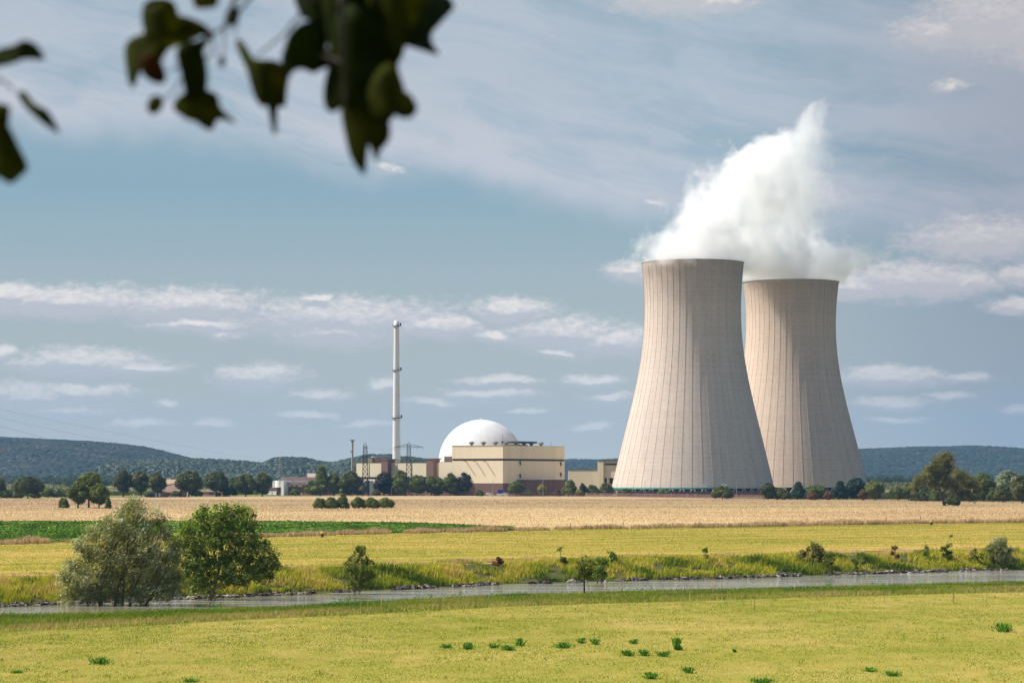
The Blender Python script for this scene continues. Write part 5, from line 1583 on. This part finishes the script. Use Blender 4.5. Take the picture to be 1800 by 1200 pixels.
# stubble: dry stalks on the nearest part of the fields give them their grain
P = scatter(110000, -190, 210, lambda x: np.maximum(y_strip(x) + 6, np.where(x < 8, ctop(x) + 1, 0)), y_split, rng, .05)
tag(blades('stubble_stalks', P, .20, .13, M['g_dry'], rng, .3, tint=.50 + rng.normal(0, .08, len(P)) + 1.1 * (fbm(P[:, 0] / 60, P[:, 1] / 26, 83, 3) - .47)), 'dry cut stalks standing in the golden stubble field', 'stubble', kind='stuff')

P = scatter(90000, -300, 300, lambda x: y_split(x) + 3, lambda x: 1340 + 0 * x, rng, .05)
tag(blades('far_stubble_stalks', P, .16, .30, M['g_dry'], rng, .3, tint=.42 + rng.normal(0, .09, len(P)) + 1.1 * (fbm(P[:, 0] / 90, P[:, 1] / 60, 85, 3) - .47)), 'dry stalks standing in the paler far stubble field', 'stubble', kind='stuff')

# stones along the far water's edge
SV = []; SF = []; ST = []; b = 0
for q in range(1500):
    x = rng.uniform(-80, 110); y = float(y_far(np.array([x]))[0]) + rng.normal(-.1, .75)
    if fbm(np.array([x / 3.0]), np.array([2.0]), 93, 3)[0] < .30: continue
    r = rng.uniform(.14, .40) * (1.25 if rng.random() < .15 else 1)
    v = CS2_V * (1 + .28 * rng.normal(size=(len(CS2_V), 1))) * np.array([r * rng.uniform(.8, 1.6), r, r * rng.uniform(.5, .8)])
    z = float(H(np.array([x]), np.array([y]))[0])
    SV.append(v + np.array([x, y, max(z, -3.05) + r * .25])); SF.append(CS2_F + b); ST.append(np.full(len(v), rng.random())); b += len(v)
M['stone'] = grassmat('river_stone', [(0.0, (.05, .04, .035)), (.5, (.15, .12, .105)), (1.0, (.40, .35, .31))], 0.0)
tag(link('riprap_stones', npmesh('riprap_stones', np.concatenate(SV), np.concatenate(SF), tint=np.concatenate(ST)), M['stone']), 'line of pale broken stones along the far waterline', 'stones', kind='stuff')

# thin reddish stalks standing between the viewer and the water
P = scatter(700, -60, 85, lambda x: y_near(x) - 4, lambda x: y_near(x) + 4, rng)
cx_ = np.array([PX(a, 320) for a in (575, 700, 800, 850, 930, 1055, 1075, 1090, 1150, 1162, 1180, 1195, 1215, 1240, 1430, 1445, 1560, 1700, 1780, 1790)])
P[:420, 0] = cx_[rng.integers(0, len(cx_), 420)] + rng.normal(0, 1.3, 420)
P[:, 2] = H(P[:, 0], P[:, 1])
tag(blades('dry_stalks', P, 1.5, .05, M['g_dry'], rng, .08, .4, 1.5, tint=.35 + rng.normal(0, .2, len(P)), wind=(.05, 0)), 'thin reddish dry stalks in front of the water', 'stalks', kind='stuff')
# low herbs along the foot of the maple and the crest of the near bank
P = scatter(5200, -60, 80, lambda x: y_near(x) - 3, lambda x: y_near(x) + 3, rng)
cn = fbm(P[:, 0] / 2.2, P[:, 1] / 9, 97, 2); P = P[cn > .52]
V, Fc, T = leaf_quads(P + np.stack([0 * P[:, 0], 0 * P[:, 0], rng.uniform(.1, .9, len(P))], -1), unit(rng.normal(size=P.shape) + np.array([0, 0, .4])), .26, .5, rng)
tag(link('bank_herbs', npmesh('bank_herbs', V, Fc, tint=T), M['g_weed']), 'green weeds dotted along the crest of the near bank', 'weeds', kind='stuff')

# single dock and thistle clumps in the meadow
WEEDS = [(177, 1166, 22, 9, 'bright green leafy weed clump at the lower left of the meadow'), (30, 1182, 12, 3, 'faint low weed clump in the lower left corner of the meadow'),
 (785, 1138, 13, 5, 'leftmost clump in the loose row of weeds below the centre'), (822, 1140, 15, 9, 'second clump from the left in the row of weeds below the centre'), (868, 1138, 9, 6, 'small clump between two larger ones in the weed row'),
 (893, 1142, 14, 7, 'weed clump left of the tallest leafy one in the row'), (912, 1134, 10, 10, 'tallest leafy clump in the left half of the weed row'), (990, 1138, 18, 8, 'wide clump in the right half of the weed row'),
 (1022, 1130, 9, 8, 'small upright clump near the right end of the weed row'), (1046, 1132, 9, 8, 'last clump at the right end of the weed row'), (1114, 1131, 9, 7, 'single small clump above the lower weed group'),
 (1103, 1152, 14, 8, 'left clump of the lower weed group right of centre'), (1132, 1152, 12, 9, 'middle clump of the lower weed group right of centre'), (1166, 1153, 13, 7, 'right clump of the lower weed group right of centre'),
 (1190, 1142, 8, 17, 'tall thin thistle like weed right of the lower group'), (1145, 1192, 14, 9, 'weed clump at the bottom edge right of centre'), (1210, 1182, 12, 9, 'bushy clump near the bottom edge, right of the tall thin weed'),
 (1291, 1146, 4, 5, 'tiny lone weed right of all the clumps'), (1765, 1110, 16, 12, 'bright leafy weed clump alone at the right side of the meadow'), (1530, 1180, 12, 6, 'left one of two pale weed clumps at the lower right'),
 (1568, 1187, 16, 6, 'right one of two pale weed clumps at the lower right'), (335, 1198, 14, 5, 'weed clump cut by the bottom edge at the left'), (1340, 1199, 22, 5, 'weed clump cut by the bottom edge at the right')]
for (a, b, hw_, ht, lab) in WEEDS:
    Y = ground_hit(a, b); k = Y / F; x0 = PX(a, Y)
    root_p = np.array([x0, Y, hz(x0, Y)])
    n_ = int(26 + hw_ * 7)
    p = np.stack([rng.normal(0, .45, n_) * hw_ * k, rng.normal(0, .45, n_) * hw_ * k * 1.3, rng.uniform(.05, 1, n_) * ht * k * 1.15], -1)
    d = unit(np.stack([p[:, 0] * .8 + rng.normal(0, .2, n_), rng.normal(0, .4, n_), np.full(n_, .75)], -1))
    V, Fc, T = leaf_quads(p, unit(rng.normal(size=(n_, 3)) * .6 + np.array([-.2, -.5, .5])), max(.22, ht * k * .62), .34, rng, dirs=d, dirw=.75)
    sv = np.stack([np.tile([-.02, 0, -.05], (n_, 1)), np.tile([.02, 0, -.05], (n_, 1)), p + [.02, 0, 0], p - [.02, 0, 0]], 1).reshape(-1, 3)
    Fc = np.concatenate([Fc, np.arange(4 * n_).reshape(n_, 4) + len(V)]); V = np.concatenate([V, sv]); T = np.concatenate([T, np.full(4 * n_, .3)])
    o = link('weed_clump', npmesh('weed_clump', V, Fc, tint=T), M['g_weed'], loc=tuple(root_p))
    tag(o, lab, 'weed', 'weed clumps in the near meadow')

# low mixed undergrowth that closes the view under the far trees
def undergrowth(label, spans, mat, seed, h=2.6, n=9000):
    rg = np.random.default_rng(seed); PP = []
    for (p0, p1, b, hh_) in spans:
        m = int(n * (p1 - p0) / sum(s[1] - s[0] for s in spans))
        pc = rg.uniform(p0, p1, m); Yc = ground_hit((p0 + p1) / 2, b) + rg.uniform(2, 22, m)
        top = hh_ * (.45 + .9 * fbm(pc / 7.0, Yc / 9, seed, 3))
        PP.append(np.stack([PX(pc, Yc), Yc, rg.uniform(0, 1, m) ** .8 * top], -1))
    P = np.concatenate(PP)
    V, Fc, T = leaf_quads(P, unit(rg.normal(size=P.shape) + np.array([-.2, -.3, .5])), .85, .6, rg, tint=np.clip(.4 + rg.normal(0, .2, len(P)) + 1.2 * (fbm(P[:, 0] / 12, P[:, 1] / 9, seed + 2, 3) - .47), 0, 1))
    tag(link('undergrowth', npmesh('undergrowth', V, Fc, tint=T), M[mat]), label, 'undergrowth', kind='stuff')
undergrowth('low dark bushes and hedges under the trees at the left', [(-15, 130, 872, 4.6), (185, 285, 870, 3.0), (395, 470, 869, 4.0)], 'lime', 5, n=16000)
undergrowth('distant band of trees and bushes at the foot of the left hill', [(-20, 285, 861, 13), (318, 490, 861, 11)], 'conifer', 8, n=26000)
undergrowth('distant band of trees and bushes at the foot of the right hill', [(1505, 1840, 861, 13)], 'conifer', 9, n=22000)
undergrowth('low bushes under the trees in front of the cream building', [(540, 840, 868, 3.2)], 'oak', 6, n=12000)
undergrowth('low dark bushes under the trees at the right', [(1340, 1620, 877, 3.6), (1600, 1830, 881, 5.5)], 'oak', 7, n=26000)

# ------------------------------------------------------------------ out-of-focus foliage hanging in from the top
def leafmat(name, c, tcol, mixf):
    m = bpy.data.materials.new(name); m.use_nodes = True
    t = NT(m.node_tree); t.n.clear()
    out = t.node('ShaderNodeOutputMaterial')
    n = t.noise(t.node('ShaderNodeTexCoord').outputs['Object'], 22.0, 4, 0.6)
    cc_ = t.ramp(n, [(0.3, tuple(x * .5 for x in c)), (0.7, tuple(x * 1.6 for x in c))])
    df = t.node('ShaderNodeBsdfPrincipled'); df.inputs['Roughness'].default_value = .75; df.inputs['Specular IOR Level'].default_value = .06
    t.put(df.inputs['Base Color'], cc_)
    tr = t.node('ShaderNodeBsdfTranslucent'); t.put(tr.inputs[0], t.ramp(n, [(0.35, tuple(x * .3 for x in tcol)), (0.68, tcol)]))
    mx = t.node('ShaderNodeMixShader'); mx.inputs[0].default_value = mixf
    t.l.new(df.outputs[0], mx.inputs[1]); t.l.new(tr.outputs[0], mx.inputs[2]); t.l.new(mx.outputs[0], out.inputs[0])
    return m
M['fgleaf'] = leafmat('dark_leaf', (.014, .022, .002), (.05, .09, .003), .3)
M['fgleaf2'] = leafmat('lit_olive_leaf', (.026, .032, .002), (.30, .30, .010), .4)  # brighter copy of the dark leaf, light coming through put into its colour
M['fgleaf3'] = leafmat('reddish_brown_leaf', (.034, .014, .002), (.25, .08, .004), .35)
M['twig'] = plain('twig_bark', (.045, .035, .03), .3, 60.0)


def leaf_mesh(name, pts, Y, mat, parent, bend=.006, seed=0):
    r_ = random.Random(seed)
    cx_ = sum(p[0] for p in pts) / len(pts); cy_ = sum(p[1] for p in pts) / len(pts)
    ox, oy, oz = parent.location
    # rounded outline
    n = len(pts); out = []
    for i_ in range(n):
        p0, p1, p2, p3 = (pts[(i_ + j_) % n] for j_ in (-1, 0, 1, 2))
        for t in (0, .33, .66):
            q = []
            for c in (0, 1):
                q.append(.5 * ((2 * p1[c]) + (-p0[c] + p2[c]) * t + (2 * p0[c] - 5 * p1[c] + 4 * p2[c] - p3[c]) * t * t + (-p0[c] + 3 * p1[c] - 3 * p2[c] + p3[c]) * t ** 3))
            out.append(q)
    a1, a2 = r_.uniform(-.4, .4), r_.uniform(-.4, .4)
    bm = bmesh.new()
    def place(u, v):
        X, Z = PX(u, Y), PZ(v, Y)
        dx, dz = X - PX(cx_, Y), Z - PZ(cy_, Y)
        d = Y + dx * a1 + dz * a2 + bend * math.sin(dx * 60 + seed) + 1.2 * dx * dx / .05
        return Vector((PX(u, Y) - ox, d - oy, Z - oz))
    rings = []
    for f in (1.0, .72, .4):
        rings.append([bm.verts.new(place(cx_ + (u - cx_) * f, cy_ + (v - cy_) * f)) for u, v in out])
    c = bm.verts.new(place(cx_, cy_))
    m = len(out)
    for a, b_ in zip(rings[:-1], rings[1:]):
        for k in range(m): bm.faces.new((a[k], a[(k + 1) % m], b_[(k + 1) % m], b_[k]))
    for k in range(m): bm.faces.new((rings[-1][k], rings[-1][(k + 1) % m], c))
    me = bpy.data.meshes.new(name); bm.to_mesh(me); bm.free()
    me.polygons.foreach_set('use_smooth', [True] * len(me.polygons))
    o = link(name, me, mat, parent)
    md = o.modifiers.new('thickness', 'SOLIDIFY'); md.thickness = .0004
    return o


def branch(label, px_, py_, Y, leaves, twigs):
    root = empty('leafy_branch', (PX(px_, Y), Y, PZ(py_, Y)), label, 'branch', 'leafy branches hanging into the top of the view')
    for i_, (pts, dy, mt_) in enumerate(leaves):
        leaf_mesh('leaf', pts, Y + dy, M[mt_], root, seed=i_ + int(px_))
    for tw in twigs:
        mb = MB().tube([(PX(a, Y + dy) - root.location.x, dy, PZ(b, Y + dy) - root.location.z) for a, b, dy, r in tw], [t[3] for t in tw], 7)
        mb.build('twig', M['twig'], root)
    return root


branch('blurred leaves hanging in at the left edge of the picture', -60, -160, 2.9, [
    ([(-25, 82), (20, 79), (40, 71), (58, 75), (69, 86), (75, 104), (45, 105), (15, 112), (-25, 108)], 0, 'fgleaf'),
    ([(20, 154), (40, 158), (52, 172), (66, 186), (86, 197), (105, 234), (92, 229), (70, 213), (45, 190), (30, 172)], .05, 'fgleaf2'),
    ([(-25, 193), (22, 190), (12, 210), (22, 230), (32, 255), (45, 290), (36, 306), (18, 322), (-5, 310), (-25, 298)], -.04, 'fgleaf2')],
    [[(-60, -300, 0, .006), (-50, 0, 0, .005), (-40, 140, 0, .004), (-30, 250, 0, .003)], [(-46, 60, 0, .003), (-10, 90, 0, .0015)], [(-42, 130, 0, .003), (5, 142, .03, .0015), (24, 158, .05, .001)], [(-36, 200, 0, .003), (-5, 215, 0, .0015)]])
branch('blurred dark cluster of lobed leaves and twigs in the upper left sky', 400, -160, 3.0, [
    ([(254, 14), (275, 12), (298, 4), (306, 24), (330, 27), (350, 31), (364, 49), (346, 42), (328, 49), (320, 72), (300, 67), (287, 76), (276, 104), (256, 125), (241, 110), (223, 142), (215, 132), (212, 95), (207, 69), (240, 64), (253, 45)], 0, 'fgleaf2'),
    ([(244, 102), (276, 98), (291, 132), (283, 148), (262, 142), (248, 125)], -.02, 'fgleaf3'),
    ([(338, -25), (382, -25), (380, 5), (370, 13), (352, 16), (342, 12)], .03, 'fgleaf2'),
    ([(322, 95), (338, 88), (352, 96), (350, 120), (358, 152), (380, 164), (386, 186), (410, 210), (382, 207), (371, 226), (358, 224), (340, 212), (325, 207), (300, 186), (305, 170), (330, 156), (338, 132), (328, 112)], -.03, 'fgleaf2'),
    ([(256, 182), (268, 167), (286, 172), (284, 190), (270, 200), (259, 194)], .02, 'fgleaf2'),
    ([(394, 26), (405, 10), (418, 14), (421, 34), (412, 46), (398, 45)], 0, 'fgleaf2'),
    ([(211, 68), (255, 58), (300, 52), (345, 42), (322, 70), (296, 88), (283, 112), (264, 130), (241, 112), (222, 140), (214, 120)], .02, 'fgleaf2'),
    ([(312, 88), (352, 80), (364, 130), (354, 172), (328, 170), (318, 128)], -.05, 'fgleaf'),
    ([(256, 5), (300, -2), (310, 30), (300, 60), (262, 62), (250, 40)], .01, 'fgleaf2'),
    ([(322, 78), (345, 70), (362, 60), (358, 84), (344, 100), (338, 128), (326, 120), (318, 98)], .04, 'fgleaf'),
    ([(383, 100), (392, 98), (396, 110), (390, 120), (384, 112)], .03, 'fgleaf')],
    [[(470, -300, 0, .006), (436, -40, 0, .0045), (412, 0, 0, .003), (396, 46, 0, .0022), (372, 62, 0, .002), (345, 98, 0, .0018), (300, 125, 0, .001)], [(372, 62, 0, .0018), (378, 90, 0, .0015), (348, 115, 0, .0012)],
     [(396, 46, 0, .0015), (392, 100, .03, .0008)], [(345, 98, 0, .0015), (355, 130, -.02, .0012)], [(345, 98, 0, .0012), (305, 160, 0, .001), (280, 182, .02, .0008)], [(360, 45, 0, .0012), (375, 60, 0, .0015)], [(360, -60, 0, .0012), (366, 0, .02, .0012)]])
branch('large blurred dark cluster of drooping leaves at the top left of centre', 640, -160, 3.05, [
    ([(406, 60), (420, 64), (437, 88), (450, 105), (490, 108), (505, 130), (503, 155), (500, 185), (488, 190), (486, 232), (479, 232), (477, 190), (460, 188), (445, 165), (432, 120), (420, 95)], .04, 'fgleaf2'),
    ([(497, 140), (493, 102), (500, 80), (512, 58), (535, 42), (560, 38), (574, 62), (566, 100), (552, 125), (530, 120), (515, 124)], 0, 'fgleaf'),
    ([(520, -30), (526, 22), (545, 34), (560, 44), (580, 62), (610, 60), (640, 40), (655, -30)], .03, 'fgleaf'),
    ([(585, 84), (592, 20), (650, 8), (690, 60), (697, 112), (706, 150), (680, 210), (640, 205), (610, 182), (583, 193), (567, 178), (565, 150), (572, 118)], -.03, 'fgleaf'),
    ([(560, -30), (610, -30), (612, 60), (606, 130), (590, 150), (578, 90), (570, 30)], .02, 'fgleaf'),
    ([(650, -30), (760, -30), (720, 60), (700, 110), (670, 90), (655, 40)], -.02, 'fgleaf2'),
    ([(545, 96), (565, 85), (588, 92), (586, 110), (572, 122), (552, 126)], .05, 'fgleaf3'),
    ([(635, -30), (788, -30), (774, 22), (760, 45), (757, 66), (770, 88), (735, 87), (708, 84), (697, 98), (684, 86), (655, 72), (640, 30)], .01, 'fgleaf'),
    ([(668, 118), (692, 112), (704, 150), (722, 165), (732, 184), (724, 202), (706, 207), (688, 200), (660, 207), (645, 160)], -.05, 'fgleaf2'),
    ([(600, 168), (672, 200), (686, 228), (680, 250), (669, 262), (661, 284), (653, 262), (641, 250), (637, 270), (641, 305), (622, 286), (608, 250)], 0, 'fgleaf2')],
    [[(650, -320, 0, .008), (620, -60, 0, .006), (600, 0, -.05, .004), (603, 60, -.06, .003), (604, 110, -.06, .0025), (606, 190, -.04, .0015)], [(620, -60, 0, .004), (540, 10, 0, .002), (500, 60, 0, .0015), (450, 100, .03, .001)],
     [(620, -60, 0, .004), (700, 20, 0, .002), (690, 80, 0, .0015)], [(604, 110, -.06, .0015), (560, 95, 0, .001)], [(606, 190, -.04, .0012), (640, 240, 0, .0008)], [(620, -120, 0, .004), (470, -40, 0, .003), (420, 20, 0, .002), (412, 62, .03, .001)]])

# ------------------------------------------------------------------ steam rising from both towers
def steam():
    Ys = 1680.0; ks = Ys / F
    tab = [(478, 1130, 1474), (465, 1131, 1488), (455, 1133, 1525), (440, 1138, 1575), (425, 1152, 1565), (410, 1168, 1520), (395, 1182, 1468), (375, 1200, 1470), (350, 1214, 1490), (320, 1236, 1505), (290, 1264, 1496), (262, 1300, 1480), (235, 1345, 1490), (205, 1408, 1482), (180, 1432, 1476), (158, 1448, 1466)]
    zs_ = [CZ + (HY - a) * ks for a, b, c in tab]; L_ = [(b - 900) * ks for a, b, c in tab]; R_ = [(c - 900) * ks for a, b, c in tab]
    z0, z1 = 137.0, zs_[-1] + 4
    xa, xb = 70.0, 255.0
    yc = lambda x: 1620 + (x - 114) * (115 / 75.0)
    # domain hull: loft of ellipses in plan that follow the plume with a margin
    V = []; Fc = []; n = 28
    levels = [z0] + zs_[1::2] + [z1]
    for z in levels:
        l = np.interp(z, zs_, L_) - (9 if z < 148 else 20); r = np.interp(z, zs_, R_) + (12 if z < 144 else 24)
        c = (l + r) / 2; h = (r - l) / 2
        th = 44 - 14 * (z - z0) / (z1 - z0)
        for k in range(n):
            t = 2 * math.pi * k / n
            ct, st = math.cos(t), math.sin(t)
            x = c + h * math.copysign(abs(ct) ** .6, ct)
            V.append((x, float(np.clip(yc(x), 1600, 1765)) + th * math.copysign(abs(st) ** .6, st), z))
    for a in range(len(levels) - 1):
        for k in range(n): Fc.append((a * n + k, a * n + (k + 1) % n, (a + 1) * n + (k + 1) % n, (a + 1) * n + k))
    me = bpy.data.meshes.new('steam')
    Fc.append(tuple(range(n - 1, -1, -1))); Fc.append(tuple((len(levels) - 1) * n + k for k in range(n)))
    me.from_pydata(V, [], Fc); me.update()
    m = bpy.data.materials.new('steam'); m.use_nodes = True
    t = NT(m.node_tree); t.n.clear()
    out = t.node('ShaderNodeOutputMaterial')
    pos = t.node('ShaderNodeNewGeometry').outputs['Position']
    nz = t.noise(pos, 0.030, 3, 0.6, color=True)
    nz2 = t.noise(pos, 0.085, 4, 0.65)
    p = t.vmath('ADD', pos, t.vmath('SCALE', t.vmath('SUBTRACT', nz, (.5, .5, .5)), scale=48.0))
    X, Y, Z = t.sep(p)[0:3]
    Z0 = t.sep(pos)[2]
    zn = t.math('DIVIDE', t.math('SUBTRACT', Z, z0), z1 - z0, clamp=True)
    def fc(vals):
        nn = t.node('ShaderNodeFloatCurve')
        cu = nn.mapping.curves[0]
        pts = sorted(zip([(z - z0) / (z1 - z0) for z in zs_], [(v - xa) / (xb - xa) for v in vals]))
        cu.points[0].location = pts[0]; cu.points[1].location = pts[-1]
        for q in pts[1:-1]: cu.points.new(*q)
        for q in cu.points: q.handle_type = 'VECTOR'
        nn.mapping.update()
        t.put(nn.inputs['Value'], zn)
        return t.math('MULTIPLY_ADD', nn.outputs[0], xb - xa, xa)
    l, r = fc(L_), fc(R_)
    c = t.math('MULTIPLY', t.math('ADD', l, r), .5); h = t.math('MULTIPLY', t.math('SUBTRACT', r, l), .5)
    q = t.math('DIVIDE', t.math('SUBTRACT', X, c), h)
    ycn = t.node('ShaderNodeMapRange'); t.put(ycn.inputs[0], X)
    for i_, v in enumerate((101.0, 205.0, 1600.0, 1760.0)): ycn.inputs[i_ + 1].default_value = v
    th = t.math('MULTIPLY_ADD', zn, -12.0, 38.0)
    rr = t.math('DIVIDE', t.math('SUBTRACT', Y, ycn.outputs[0]), th)
    d = t.math('SQRT', t.math('ADD', t.math('POWER', t.math('ABSOLUTE', q), 2.6), t.math('MULTIPLY', rr, rr)))
    d = t.math('ADD', d, t.math('MULTIPLY', t.math('SUBTRACT', nz2, .5), 2.1))
    den = t.smooth(d, 1.12, .72)
    # denser at the mouth, thinner on the upper right
    Xo = t.sep(pos)[0]
    thin = t.math('SUBTRACT', 1.0, t.math('MULTIPLY', t.math('MULTIPLY', t.smooth(Xo, 170.0, 215.0), t.smooth(Z0, 170, 190)), .75))
    up = t.smooth(Z0, 150, 285, 1.0, .6)
    bot = t.smooth(Z0, 141.0, 148.0)
    lump = t.smooth(t.sep(nz)[1], .36, .58, .25, 1.0)
    lump = t.math('MAXIMUM', lump, t.smooth(Z0, 175, 150))
    east = t.smooth(Xo, 215, 245, 1.0, .5)
    den = t.math('MULTIPLY', t.math('MULTIPLY', t.math('MULTIPLY', den, lump), t.math('MULTIPLY', thin, east)), t.math('MULTIPLY', up, bot))
    pv = t.node('ShaderNodeVolumePrincipled')
    pv.inputs['Color'].default_value = (1, 1, 1, 1)
    pv.inputs['Anisotropy'].default_value = 0.0
    t.put(pv.inputs['Density'], t.math('MULTIPLY', den, .10))
    t.l.new(pv.outputs[0], out.inputs['Volume'])
    try: m.cycles.volume_step_rate = 1.0
    except Exception: pass
    o = link('steam', me, m)
    tag(o, 'white steam billowing up and to the right from both cooling towers', 'steam', kind='stuff')


steam()

# ------------------------------------------------------------------ haze over the plain
def haze():
    mb = MB().box(-7000, 7000, -120, 14500, -6, 330)
    m = bpy.data.materials.new('haze'); m.use_nodes = True
    t = NT(m.node_tree); t.n.clear()
    out = t.node('ShaderNodeOutputMaterial')
    pv = t.node('ShaderNodeVolumePrincipled')
    pv.inputs['Color'].default_value = (.22, .46, .84, 1)
    pv.inputs['Density'].default_value = HAZE_DENSITY
    pv.inputs['Anisotropy'].default_value = 0.0
    t.l.new(pv.outputs[0], out.inputs['Volume'])
    o = mb.build('haze', m)
    tag(o, 'thin blue haze over the plain and hills', 'haze', kind='stuff')


HAZE_DENSITY = 0.38e-4
haze()
